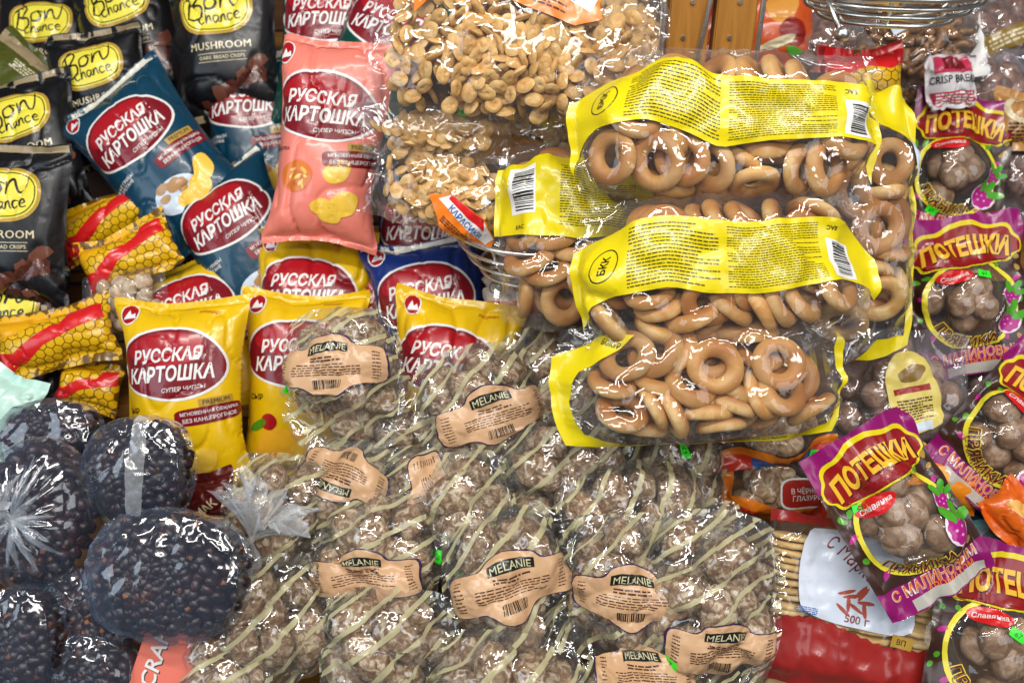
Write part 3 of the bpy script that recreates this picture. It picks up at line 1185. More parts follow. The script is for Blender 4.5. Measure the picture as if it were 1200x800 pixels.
# ---- black crouton bag with the yellow brush-script badge
def script_words():
    S = []
    T = 0.085
    S.append(stroke([(-0.95, 0.62), (-0.98, 0.2), (-1.08, -0.28)], T))
    S.append(stroke([(-1.08, 0.45), (-0.75, 0.72), (-0.55, 0.55), (-0.78, 0.25), (-0.92, 0.2), (-0.55, 0.12), (-0.55, -0.2), (-0.85, -0.36), (-1.1, -0.22)], T))
    S.append(stroke([(-0.12, 0.42), (-0.36, 0.3), (-0.36, 0.02), (-0.12, 0.0), (0.02, 0.22), (-0.1, 0.42), (0.12, 0.36)], T))
    S.append(stroke([(0.2, 0.44), (0.18, 0.2), (0.16, 0.0), (0.3, 0.34), (0.5, 0.46), (0.56, 0.2), (0.62, 0.02), (0.85, 0.16), (0.95, 0.6)], T))
    y0, k, x0, t2 = -0.52, 0.62, -0.72, 0.06
    L = {'c': [(0.34, 0.4), (0.1, 0.42), (0.0, 0.2), (0.12, 0.0), (0.36, 0.08)],
         'h': [(0.1, 0.95), (0.04, 0.4), (0.0, 0.0), (0.12, 0.34), (0.28, 0.4), (0.3, 0.15), (0.36, 0.0)],
         'a': [(0.32, 0.4), (0.08, 0.4), (0.0, 0.16), (0.12, 0.0), (0.3, 0.2), (0.34, 0.4), (0.32, 0.1), (0.42, 0.0)],
         'n': [(0.04, 0.42), (0.0, 0.0), (0.12, 0.34), (0.28, 0.4), (0.3, 0.12), (0.38, 0.0)],
         'e': [(0.03, 0.2), (0.3, 0.28), (0.22, 0.44), (0.02, 0.28), (0.08, 0.02), (0.38, 0.06)]}
    for ch in 'chance':
        S.append(stroke([(x0 + x * k * 0.95, y0 + y * k) for x, y in L[ch]], t2))
        x0 += 0.27
    return join2d(S)


SCRIPT = None


def crouton_bag(label, seed, group='black crouton bags', w=0.155, h=0.215, T=0.05, kx=0.0, tw=0.0):
    global SCRIPT
    if SCRIPT is None: SCRIPT = script_words()
    t = empty('crouton_bag', label, 'crouton bag', group)
    F, B = pil(w, h, T, seed)
    F, B = bend(F, kx, 0, tw), bend(B, kx, 0, tw)
    sh = Sheet(F, w, h)
    link('foil_bag', sheet_mesh('foil_bag', F, B, w, h, foil('foil_black', '#0c0b10', rough=0.40, coat=0.08)), t)
    by = 0.040
    rim = decal('badge_rim', sh, *poly(ellipse(0.0475, 0.0335, 36, 0.02, 8, 2.6)), GOLD, t, 1, 0, by, 6)
    bad = decal('badge', sh, *poly(ellipse(0.0435, 0.0295, 36, 0.02, 8, 2.6)), LEMON, t, 2, 0, by, 6)
    ring = poly_hole(ellipse(0.0415, 0.0275, 36, 0.02, 8, 2.6), ellipse(0.0402, 0.0262, 36, 0.02, 8, 2.6))
    decal('badge_line', sh, *ring, BLACK, bad, 3, 0, by, 6)
    decal('lettering', sh, *SCRIPT, BLACK, bad, 4, 0.001, by + 0.001, 8, 0.0345)
    for k in (0, 1):
        decal('lettering', sh, *fit(text2d('MUSHROOM', space=1.08), 0.078), CREAM, t, 1 + k, 0.004 + 0.0006 * k, by - 0.047, 3)
    decal('rule', sh, *poly(rect(0.062, 0.0007)), CREAM, t, 1, 0.006, by - 0.0565, 3)
    decal('rule', sh, *poly(rect(0.062, 0.0007)), CREAM, t, 1, 0.006, by - 0.0665, 3)
    decal('lettering', sh, *fit(text2d('DARK BREAD CRISPS', bold=0.008), 0.058), CREAM, t, 1, 0.006, by - 0.0615, 3)
    r = random.Random(seed)
    for k in range(16):
        a, q = r.uniform(0, 1), r.uniform(0, 1)
        x = 0.058 - 0.10 * a * (q ** 0.7) * 0.9
        y = -0.02 - 0.072 * a - 0.0 * q
        decal('crouton_picture', sh, *poly(ellipse(r.uniform(.009, .015), r.uniform(.006, .009), 9, 0.12, k, 3.0)),
              foil('crouton_print_%d' % (k % 3), ('#5a2f24', '#43221b', '#6e4030')[k % 3]), t, 1 + k % 4, x, y, r.uniform(0, 180))
    decal('seal_print', sh, *poly(rect(w * 0.97, 0.009)), foil('seal_tan', '#a08d6c'), t, 1, 0, h / 2 - 0.006)
    decal('seal_print', sh, *poly(rect(w * 0.97, 0.009)), foil('seal_tan', '#a08d6c'), t, 1, 0, -h / 2 + 0.006)
    return t


# ---- corn snack pack printed with honeycomb
def hexes(w, h, s, x0=-1, x1=1, y0=-1, y1=1):
    out = []
    dx, dy = s * math.sqrt(3), s * 1.5
    j = 0
    y = -h / 2
    while y < h / 2:
        x = -w / 2 + (dx / 2 if j % 2 else 0)
        while x < w / 2:
            if x0 * w / 2 <= x <= x1 * w / 2 and y0 * h / 2 <= y <= y1 * h / 2:
                out.append(poly([(x + s * 0.9 * math.sin(rad(60 * k)), y + s * 0.9 * math.cos(rad(60 * k))) for k in range(6)]))
            x += dx
        y += dy
        j += 1
    return join2d(out)


def honeycomb_pack(label, seed, w=0.15, h=0.10, T=0.055, red_top=False):
    t = empty('corn_snack_pack', label, 'snack pack', 'honeycomb corn snack packs')
    F, B = pil(w, h, T, seed, nx=44, ny=36)
    sh = Sheet(F, w, h)
    link('foil_bag', sheet_mesh('foil_bag', F, B, w, h, foil('foil_comb_lines', '#6a4a0a', rough=0.3)), t)
    decal('honeycomb_print', sh, *hexes(w * 0.98, h * 0.98, 0.0068), foil('comb_yellow', '#dfae12'), t, 1)
    if red_top:
        wave = [(-w / 2, h / 2), (-w / 2, 0.012), (-w / 4, 0.004), (0, 0.016), (w / 4, 0.010), (w / 2, 0.022), (w / 2, h / 2)]
        decal('red_top_print', sh, *poly(wave), SCARLET, t, 2)
    else:
        top = [(-w / 2, h * 0.02), (-w * .2, h * 0.16), (w * .12, h * 0.30), (w * .1, h * .44), (-w * .3, h * .46), (-w / 2, h * .4)]
        decal('plain_print', sh, *poly(top), foil('amber_print', '#e8a90f'), t, 2)
        sw = [(-w * .5, -h * .36), (-w * .28, -h * .30), (-w * .05, -h * .08), (w * .2, h * .02), (w * .44, h * .10),
              (w * .42, h * .34), (w * .16, h * .36), (w * .16, h * .20), (-w * .1, h * .06), (-w * .3, -h * .10), (-w * .5, -h * .04)]
        decal('red_swoosh', sh, *poly(sw), SCARLET, t, 3)
    decal('seal_print', sh, *poly(rect(0.007, h * 0.96)), foil('seal_red', '#8a0f14'), t, 4, -w / 2 + 0.005, 0)
    return t


# ---- clear bag of bagels with a printed yellow band
RING = np.array([(0.0212 * math.cos(a), 0.0212 * math.sin(a), 0) for a in np.linspace(0, 2 * math.pi, 9)[:-1]] + [(0, 0, 0)])


def bagel_bag(label, seed, cx, cy, d, w, h, T, front, n_back, band=None, rnd=0.35, slack=1.0):
    rng = np.random.default_rng(seed)
    t = empty('bagel_bag', label, 'bagel bag', 'bags of bagels')
    C, R = [], []
    for px, py, ax, ay in front:
        C.append(((px - cx) * d / FPX, -(py - cy) * d / FPX, T * 0.5 - 0.020))
        R.append(rot_to((ax, ay, max(0.12, 1 - abs(ax) - abs(ay))), rng.uniform(0, 6.28)))
    box = (w / 2 - 0.008, h / 2 - 0.006, T / 2)
    if n_back:
        Bk = superbox(rng, n_back, np.array(box))
        Bk[:, 2] = np.minimum(Bk[:, 2], T * 0.5 - 0.03)
        C += list(Bk)
        R += list(rand_rot(rng, n_back))
    R = np.array(R)
    C, _ = pack(np.zeros((1, 3)), 0.0155, np.array(C), R, box, n=5, iters=25)
    C, R = pack(RING, 0.0090, C, R, box, n=5, iters=90)
    pts = put('bagel', BAGELS, C, R, t, rng)
    F, B = film_over(pts, w * 1.04, h * 1.06, T * 1.05, seed, nx=72, ny=44, slack=slack, iters=90, rnd=rnd)
    w2, h2 = w * 1.04, h * 1.06
    sh = Sheet(F, w2, h2)
    link('clear_film', sheet_mesh('clear_film', F, B, w2, h2, CLEAR), t)
    return t, sh, w2, h2


def bagel_band(t, sh, w, h, mid, hb, seed=0):
    """the yellow band across the front, with its round logo, two columns of small print and a barcode; mid: centre line"""
    n = 40
    mx, my, mh = [np.array(v) for v in zip(*mid)]

    def cen(u):
        return np.interp(u, mx, my)

    def half_(u):
        return hb / 2 * np.interp(u, mx, mh)
    us = np.linspace(-.5, .5, n + 1)
    k_ = np.array([.25, .5, .25])
    yc_ = np.convolve(np.pad(cen(us), 1, mode='edge'), k_, 'valid')
    up = [(u * w, y + half_(u)) for u, y in zip(us, yc_)]
    lo = [(u * w, y - half_(u)) for u, y in zip(us, yc_)]
    b = decal('yellow_band', sh, *poly(lo + up[::-1]), YEL, t, 1)

    def lay(name, shape, mat, par, layer, u, dy=0, rot=0):
        v, f = move(shape, 0, 0, rot)
        v = v + [u * w, dy * hb]
        v[:, 1] = v[:, 1] * half_(v[:, 0] / w) / (hb / 2) + np.interp(v[:, 0] / w, us, yc_)
        return decal(name, sh, v, f, mat, par, layer)
    lay('logo_ring', poly_hole(ellipse(0.0135, 0.0145, 28), ellipse(0.0125, 0.0135, 28)), BLACK, b, 2, -.375)
    lay('logo_lettering', fit(text2d('БКК', bold=0.03), 0.0165, 0.0080), BLACK, b, 2, -.375, 0, 78)
    for x0, x1, ln, sd in ((-0.31, -0.045, 17, 1), (-0.02, 0.285, 24, 2)):
        lay('small_print', small_print((x1 - x0) * w, hb * 0.86, ln, seed * 7 + sd, fill=0.36, word=0.0038), GREY, b, 2, (x0 + x1) / 2)
    p = lay('barcode_panel', poly(rect(0.031, hb * 0.62)), WHITE, b, 2, .355, -.12)
    lay('barcode', bars(hb * 0.52, 0.021, 18, seed), BLACK, p, 3, .358, -.12, 90)
    lay('mark_lettering', fit(text2d('EAC', bold=0.02), 0.011), BLACK, b, 2, .33, .34, 180)
    return b


# ---- clear striped bag of glazed gingerbread with a peach paper label
LABEL_OUT = [(-.062, -.021), (-.030, -.023), (-.016, -.033), (0, -.037), (.016, -.033), (.030, -.023), (.062, -.021), (.066, 0), (.062, .021),
             (.033, .023), (.022, .033), (0, .038), (-.022, .033), (-.033, .023), (-.062, .021), (-.066, 0)]


def smooth_poly(pts, sub=4):
    n = len(pts)
    out = []
    for i in range(n):
        p0, p1, p2, p3 = [Vector(pts[(i + k - 1) % n]) for k in range(4)]
        for k in range(sub):
            u = k / sub
            q = 0.5 * ((2 * p1) + (p2 - p0) * u + (2 * p0 - 5 * p1 + 4 * p2 - p3) * u * u + (3 * p1 - p0 - 3 * p2 + p3) * u ** 3)
            out.append((q.x, q.y))
    return out


def paper_label(sh, t, cx, cy, rot, sc=1.0, seed=0):
    o = smooth_poly(LABEL_OUT)
    v, f = poly(o)
    edge = decal('label_border', sh, v * 1.045, f, VIOLET, t, 3, cx, cy, rot, sc)
    lab = decal('paper_label', sh, v, f, PEACH, t, 5, cx, cy, rot, sc)

    def on(name, shape, mat, layer, x, y, r=0):
        s, mv = move(shape, x, y, r), None
        return decal(name, sh, *s, mat, lab, layer, cx, cy, rot, sc)
    flag = [(-.024, -.0055), (-.012, -.0035), (0, -.003), (.012, -.0035), (.024, -.0055), (.024, .0055), (.012, .0085), (0, .009), (-.012, .0085), (-.024, .0055)]
    on('brand_banner', poly(flag), foil('banner_black', '#1d1c14'), 6, 0, .0205)
    on('brand_lettering', arch(fit(text2d('MELANIE'), .042, .0078), .0028), foil('banner_cream', '#d9d2a8'), 7, 0, .0208)
    on('product_line', small_print(.040, .007, 2, seed + 1, word=.007), BROWN, 6, 0, .0095)
    on('small_print', small_print(.074, .015, 5, seed + 2, fill=.4, word=.006), BROWN, 6, 0, -.003)
    on('margin_print', small_print(.009, .034, 9, seed + 3, fill=.35, word=.003), BROWN, 6, -.054, 0)
    on('margin_print', small_print(.009, .034, 9, seed + 4, fill=.35, word=.003), BROWN, 6, .054, 0)
    on('barcode', bars(.030, .0115, 22, seed), BLACK, 6, 0, -.0205)
    return lab


def gingerbread_bag(label, seed, w=0.17, h=0.20, T=0.075, n=16, lab=None, st=None, kx=0, rnd=0.62):
    rng = np.random.default_rng(seed)
    t = empty('gingerbread_bag', label, 'gingerbread bag', 'striped clear bags of glazed gingerbread')
    box = np.array((w / 2 - 0.010, h / 2 - 0.012, T / 2))
    C = superbox(rng, n, box * [0.9, 0.9, 0.8], 4)
    loc = np.array([(-.009, 0, 0), (.009, 0, 0)])
    C, R = pack(loc, 0.0185, C, rand_rot(rng, n, 0.7), box, n=3, iters=50)
    pts = put('gingerbread', LUMPS, C, R, t, rng, 1.12)
    F, B = film_over(pts, w, h, T, seed, nx=52, ny=60, slack=1.03, iters=75, rnd=rnd, soft=0.08, uneven=0.06)
    F, B = bend(F, kx), bend(B, kx)
    sh = Sheet(F, w, h)
    link('striped_film', sheet_mesh('striped_film', F, B, w, h, STRIPED[seed % 4]), t)
    if lab: paper_label(sh, t, *lab, seed=seed)
    if st: sticker(sh, t, *st)
    return t


# ---- raspberry gingerbread pack: purple print round a clear window
def raspberry(D, t, cx, cy, r, seed):
    b = D('raspberry_print', poly(ellipse(r * 1.1, r * 1.2, 18)), ink('raspberry_white', '#f0d8e6'), t, 4, cx, cy)
    D('raspberry_body', poly([(x * (1 + .06 * math.cos(k * 1.6)), y * (1 + .06 * math.cos(k * 1.6))) for k, (x, y) in enumerate(ellipse(r * .95, r * 1.05, 36))]), ink('raspberry', '#a01672'), b, 5, cx, cy)
    dots = []
    rr = random.Random(seed)
    for j in range(-3, 4):
        for i in range(-3, 4):
            x, y = (i + (j % 2) * .5) * r * .5, j * r * .42
            if x * x + y * y < (r * .75) ** 2:
                dots.append(move(poly(ellipse(r * .10, r * .09, 8)), x, y))
    tag(D('raspberry_drupelets', join2d(dots), ink('raspberry_pale', '#dc9cc6'), b, 6, cx, cy), kind='stuff')
    for a in (-35, 10, 55):
        D('leaf_print', poly(ellipse(r * .72, r * .34, 12, 0.06, seed)), ink('bright_leaf', '#4aa022'), b, 7, cx + r * 1.1 * math.cos(rad(a + 50)), cy + r * 1.1 * math.sin(rad(a + 50)), a + 50)


def raspberry_pack(label, seed, w=0.175, h=0.235, T=0.06, n=13, st=None, kx=0.0):
    rng = np.random.default_rng(seed)
    t = empty('gingerbread_pack', label, 'gingerbread pack', 'purple raspberry gingerbread packs')
    box = np.array((w / 2 - 0.010, h / 2 - 0.028, T / 2))
    C = superbox(rng, n, box * 0.9, 4)
    C, R = pack(np.array([(-.006, 0, 0), (.006, 0, 0)]), 0.0178, C, rand_rot(rng, n), box, n=4, iters=50)
    pts = put('gingerbread', PRYAN, C, R, t, rng)
    F, B = film_over(pts, w, h, T, seed, nx=46, ny=60, slack=1.0, iters=75)
    F, B = bend(F, kx), bend(B, kx)
    sh = Sheet(F, w, h)
    link('clear_film', sheet_mesh('clear_film', F, B, w, h, CLEAR), t)

    def D(nm, shape, mat, par, layer, cx=0, cy=0, rot=0):
        return decal(nm, sh, *shape, mat, par, layer, cx, cy, rot)
    wy, ra, rb = -0.012, w * 0.37, h * 0.27
    hw, hh = w / 2 * .995, h / 2 * .995
    win = [(x, y + wy) for x, y in ellipse(ra, rb, 40, power=2.3)]
    pr = D('printed_film', poly_hole([(-hw, -hh), (hw, -hh), (hw, hh), (-hw, hh)], win), ink('dark_floral', '#3a2018'), t, 1)
    D('purple_top', poly([(-hw, hh * .58), (-hw * .4, hh * .50), (hw * .4, hh * .50), (hw, hh * .58), (hw, hh), (-hw, hh)]), PURP, pr, 2)
    D('purple_bottom', poly([(-hw, -hh), (hw, -hh), (hw, -hh * .62), (hw * .5, -hh * .70), (-hw * .5, -hh * .70), (-hw, -hh * .62)]), PURP, pr, 2)
    win2 = [(x, y + wy) for x, y in ellipse(ra * 1.10, rb * 1.08, 40, power=2.3)]
    D('yellow_ring', poly_hole(win2, win), ink('ring_yellow', '#e8d83a'), pr, 3)
    r = random.Random(seed)
    sprigs = [[], [], []]
    for k in range(45):      # floral sprigs on the dark ground
        a = 2 * math.pi * k / 45
        q_ = (1.18, 1.36, 1.56)[k % 3] + r.uniform(-.03, .03)
        x, y = ra * q_ * math.cos(a), wy + rb * q_ * math.sin(a)
        if abs(x) < hw - .004 and -hh * .6 < y < hh * .45:
            sprigs[(k // 2) % 3].append(move(poly(ellipse(r.uniform(.003, .0065), .0032, 10, .1, k)), x, y, r.uniform(0, 180)))
    for sp, m_ in zip(sprigs, (GREEN, ink('raspberry', '#b01780'), ink('sprig_gold', '#a8843a'))):
        if sp: tag(D('floral_print', join2d(sp), m_, pr, 3), kind='stuff')
    cloud = arch(poly([(x * (1 + .035 * math.cos(k * .785)), y * (1 + .10 * math.cos(k * .785))) for k, (x, y) in enumerate(ellipse(w * .435, .0245, 64, .02, 4, 3))]), .012)
    cl = D('brand_cloud_edge', (cloud[0] * [1.05, 1.16], cloud[1]), YEL, pr, 4, 0, hh * .53, 2)
    cl2 = D('brand_cloud', cloud, ink('cloud_red', '#8e0d12'), cl, 5, 0, hh * .53, 2)
    lt = arch(fit(text2d('ПОТЕШКИ', bold=.045), w * .76, .027), .012)
    D('brand_outline', (lt[0] * [1.02, 1.0] + [.0012, -.0016], lt[1]), ink('deep_red', '#4c0608'), cl2, 6, 0, hh * .54, 2)
    D('brand_lettering', lt, ink('brand_amber', '#eab52c'), cl2, 7, 0, hh * .54, 2)
    mk = D('maker_mark', poly(ellipse(.023, .010, 22)), SCARLET, pr, 7, -w * .16, hh * .26, 4)
    D('maker_lettering', fit(text2d('Славянка', bold=.012, shear=.2), .036), WHITE, mk, 8, -w * .16, hh * .26, 8)
    # lettering along the foot of the window
    l1 = along(fit(text2d('ПРЯНИКИ', bold=.02), .088, .0125), 1.0, 0)
    tx = fit(text2d('ПРЯНИКИ', bold=.02), .086, .0120)
    v, f = along(tx, rb * .93, 252)
    v2, f2 = along(fit(text2d('ПРЯНИКИ', bold=.06), .088, .0140), rb * .93, 252)
    D('product_outline', (v2 * [ra / rb, 1], f2), ink('ring_yellow', '#e8d83a'), pr, 4, 0, wy)
    D('product_lettering', (v * [ra / rb, 1], f), ink('wine', '#6a1030'), pr, 6, 0, wy)
    tx = fit(text2d('С НАЧИНКОЙ', bold=.01), .074, .0065)
    v, f = along(tx, rb * 1.035, 252)
    D('product_lettering', (v * [ra / rb, 1], f), ink('wine', '#6a1030'), pr, 5, 0, wy)
    D('flavour_lettering', arch(fit(text2d('С МАЛИНОВЫМ', bold=.035), w * .80, .0135), -.004), WHITE, pr, 4, 0, -hh * .73, 2)
    D('flavour_lettering', arch(fit(text2d('С МАЛИНОВЫМ', bold=.012), w * .79, .0122), -.004), ORANGE, pr, 5, 0, -hh * .73, 2)
    D('flavour_lettering', fit(text2d('АРОМАТОМ', bold=.02), w * .46, .0085), ORANGE, pr, 5, w * .12, -hh * .855, 2)
    raspberry(D, pr, w * .30, -hh * .36, .0165, seed)
    raspberry(D, pr, w * .36, -hh * .06, .012, seed + 1)
    D('seal_print', poly(rect(w * .7, .012)), ink('seal_silver', '#b9b3a8'), pr, 6, w * .08, -hh + .008)
    if st: sticker(sh, t, *st)
    return t


# ---- clear bag of crackers
def cracker_bag(label, seed, w, h, T, n, kx=0.0, ky=0.0, lab=None, group='clear bags of crackers'):
    rng = np.random.default_rng(seed)
    t = empty('cracker_bag', label, 'cracker bag', group)
    box = np.array((w / 2 - 0.006, h / 2 - 0.008, T / 2))
    C = superbox(rng, n, box * .95, 4, 0.55)
    C, R = pack(np.zeros((1, 3)), 0.0088, C, np.repeat(np.eye(3)[None], n, 0), box, n=4, iters=40, pull=(0, 0, .0006))
    R = rand_rot(rng, n, 0.75)
    if kx or ky:
        C = C.copy()
        C[:, 2] -= kx * C[:, 1] ** 2 + ky * C[:, 0] ** 2
    pts = put('cracker', CRACKERS, C, R, t, rng, 1.0)
    F, B = film_over(pts, w * 1.05, h * 1.06, T, seed, nx=64, ny=46, slack=1.0, iters=75, soft=0.22, cell=0.005)
    sh = Sheet(F, w * 1.05, h * 1.06)
    link('clear_film', sheet_mesh('clear_film', F, B, w * 1.05, h * 1.06, CLEAR_SOFT), t)
    if lab:
        cx, cy, rot, sc = lab

        def D(nm, shape, mat, par, layer):
            return decal(nm, sh, *shape, mat, par, layer, cx, cy, rot, sc)
        a = D('orange_label', poly([(-.052, .006), (-.02, -.014), (.035, -.018), (.056, -.006), (.05, .010), (.02, .022), (-.03, .022)]), ORANGE, t, 2)
        D('label_white', poly([(-.040, .009), (.045, -.004), (.05, .008), (.02, .020), (-.03, .021)]), WHITE, a, 3)
        D('label_red', poly([(-.03, .016), (.03, .010), (.02, .021), (-.03, .022)]), SCARLET, a, 4)
        D('label_lettering', move(fit(text2d('КАРАСИКИ', bold=.02), .055, .0075), .004, .0065, -8), BBLUE, a, 5)
        D('label_small_print', move(small_print(.05, .007, 3, seed, word=.005), .0, -.007, -4), BROWN, a, 5)
    return t, sh
# ---- see-through poly bag of dried rosehips
def berry_bag(label, seed, w, h, T, n, tape=False, rnd=0.9, tail=None):
    rng = np.random.default_rng(seed)
    t = empty('rosehip_bag', label, 'rosehip bag', 'clear bags of dried rosehips')
    box = np.array((w / 2 - 0.004, h / 2 - 0.004, T / 2))
    C = superbox(rng, n, box * .97, 2.4, 0.45)
    C, R = pack(np.zeros((1, 3)), 0.0080, C, np.repeat(np.eye(3)[None], n, 0), box, n=2.4, iters=30, pull=(0, 0, .0005))
    me, pts = berry_mesh('rosehips', C, seed)
    tag(link('rosehips', me, t), kind='stuff')
    F, B = film_over(pts, w * .99, h * .99, T * .9, seed, nx=56, ny=50, slack=1.03, iters=70, rnd=rnd, uneven=0.10, soft=0.22, cell=0.006)
    sh = Sheet(F, w * .99, h * .99)
    link('poly_film', sheet_mesh('poly_film', F, B, w * .99, h * .99, BERRY_FILM), t)
    if tape:
        decal('clear_tape', sh, *poly(rect(0.017, h * .85)), film('tape_film', haze=0.22, bump=0.001, gain=1.6, rough=0.25), t, 2, 0.012, 0.005, -3)
    return t


def pleat_sheet(a, b, front, depth, seed, nr=26, na=120, pleats=17, rim=0.0):
    """film gathered to one point: radial pleats running from the knot over the bulge of the bag"""
    rng = random.Random(seed)
    amp = [rng.uniform(0.5, 1.4) for _ in range(pleats)]
    ph = [rng.uniform(-0.3, 0.3) for _ in range(pleats)]
    V, F = [], []
    for i in range(nr + 1):
        u = i / nr
        for k in range(na):
            t = 2 * math.pi * k / na
            x, y = a * math.sin(u * math.pi * 0.62) / math.sin(math.pi * .62) * math.cos(t), b * math.sin(u * math.pi * .62) / math.sin(math.pi * .62) * math.sin(t)
            if u * .62 > .5:
                q = math.sin(u * math.pi * .62)
                x, y = a * q * math.cos(t) * 1.0, b * q * math.sin(t)
            else:
                x, y = a * math.sin(u * math.pi * .62) * math.cos(t), b * math.sin(u * math.pi * .62) * math.sin(t)
            z = depth * math.cos(u * math.pi * .62)
            s = t / (2 * math.pi) * pleats
            m = int(s) % pleats
            w = amp[m] * abs(math.sin(math.pi * (s + ph[m] * u))) * 0.012 * math.exp(-u * 3.0) * min(1, u * 9)
            z += w - depth * 0.10 * math.exp(-u * 9) + front
            V.append((x, y, z))
    for i in range(nr):
        for k in range(na):
            F.append((i * na + k, (i + 1) * na + k, (i + 1) * na + (k + 1) % na, i * na + (k + 1) % na))
    uv = [(v[0], v[1]) for v in V]
    return mesh_np('poly_film', V, F, BERRY_FILM, True, uv)


def knot_mesh(name, L, r, seed, mat, fan=2.2):
    """the twisted neck of a tied bag: a waist that flares into a ruffled tuft"""
    rng = random.Random(seed)
    V, F, na, nl = [], [], 132, 26
    for i in range(nl + 1):
        u = i / nl
        rr = r * (0.55 + 0.45 * math.cos(min(u, .35) / .35 * math.pi)) if u < .35 else r * (0.12 + fan * ((u - .35) / .65) ** 1.3)
        rr = max(rr, r * .14)
        for k in range(na):
            t = 2 * math.pi * k / na + u * 1.5
            m = 1 + (0.32 * u) * math.sin(7 * t + seed) + 0.24 * u * math.sin(13 * t + 1) + 0.12 * u * math.sin(29 * t + 3 * u)
            V.append((rr * m * math.cos(t), rr * m * 0.7 * math.sin(t), L * u + 0.12 * L * math.sin(3 * t + 1) * u * u))
    for i in range(nl):
        for k in range(na):
            F.append((i * na + k, i * na + (k + 1) % na, (i + 1) * na + (k + 1) % na, (i + 1) * na + k))
    return mesh_np(name, V, F, mat, True, [(v[0], v[2]) for v in V])


def knotted_berry_bag(label, seed, a, b, depth, n):
    rng = np.random.default_rng(seed)
    t = empty('rosehip_bag', label, 'rosehip bag', 'clear bags of dried rosehips')
    box = np.array((a * .97, b * .97, depth * .92))
    C = superbox(rng, n, box * .97, 2.1, 0.75)
    C, R = pack(np.zeros((1, 3)), 0.0080, C, np.repeat(np.eye(3)[None], n, 0), box, n=2.1, iters=30, pull=(0, 0, .0004))
    me, pts = berry_mesh('rosehips', C, seed)
    tag(link('rosehips', me, t), kind='stuff')
    link('poly_film', pleat_sheet(a * 1.03, b * 1.03, 0.004, depth * 1.0, seed), t)
    rr = random.Random(seed)
    V, F = [], []
    for q in range(34):      # gathered folds of film raying out from the knot
        an, L, wd = rr.uniform(0, 6.28), rr.uniform(.18, .66) ** 1.2, rr.uniform(.0008, .0036)
        for i in range(7):
            u = L * i / 6 * .5
            s_, c_ = math.sin(u * math.pi), math.cos(u * math.pi)
            x, y, z = a * 1.03 * s_ * math.cos(an), b * 1.03 * s_ * math.sin(an), depth * c_ + .0065 - depth * .1 * math.exp(-u * 14) + .003 * math.sin(i + q)
            tw = wd * math.sin(math.pi * min(1, (i + .6) / 6.6)) + .0003
            nx_, ny_ = -math.sin(an) * tw, math.cos(an) * tw
            V += [(x + nx_, y + ny_, z), (x, y, z + tw * 1.2), (x - nx_, y - ny_, z)]
            if i:
                o = len(V) - 6
                F += [(o, o + 1, o + 4, o + 3), (o + 1, o + 2, o + 5, o + 4)]
    link('gathered_folds', mesh_np('gathered_folds', V, F, film('fold_film', haze=.17, bump=.003, gain=1.6, rough=.2, hz=(.8, .88, 1, 1)), True, [(v[0], v[1]) for v in V]), t)
    k = link('knot', knot_mesh('knot', 0.042, 0.017, seed, film('knot_film', haze=0.20, bump=.002, gain=1.5, rough=0.2)), t)
    k.location = (0, 0, depth * .90)
    k.rotation_euler = (rad(-25), rad(-30), 0)
    return t


# ---- butter biscuits: upright columns behind a printed front
def biscuit_mesh():
    V, F, na = [], [], 28
    prof = [(0.0, .0030), (.8, .0032), (.93, .0028), (1.0, .0012), (1.0, -.0012), (.93, -.0028), (.8, -.0032), (0, -.0030)]
    for q, z in prof:
        for k in range(na):
            t = 2 * math.pi * k / na
            s = 1 + (.03 * math.cos(14 * t) if q > .9 else 0)
            V.append((.026 * q * s * math.cos(t), .021 * q * s * math.sin(t), z))
    for i in range(len(prof) - 1):
        for k in range(na):
            F.append((i * na + k, (i + 1) * na + k, (i + 1) * na + (k + 1) % na, i * na + (k + 1) % na))
    return mesh_np('biscuit', V, F, COOKIE_M)


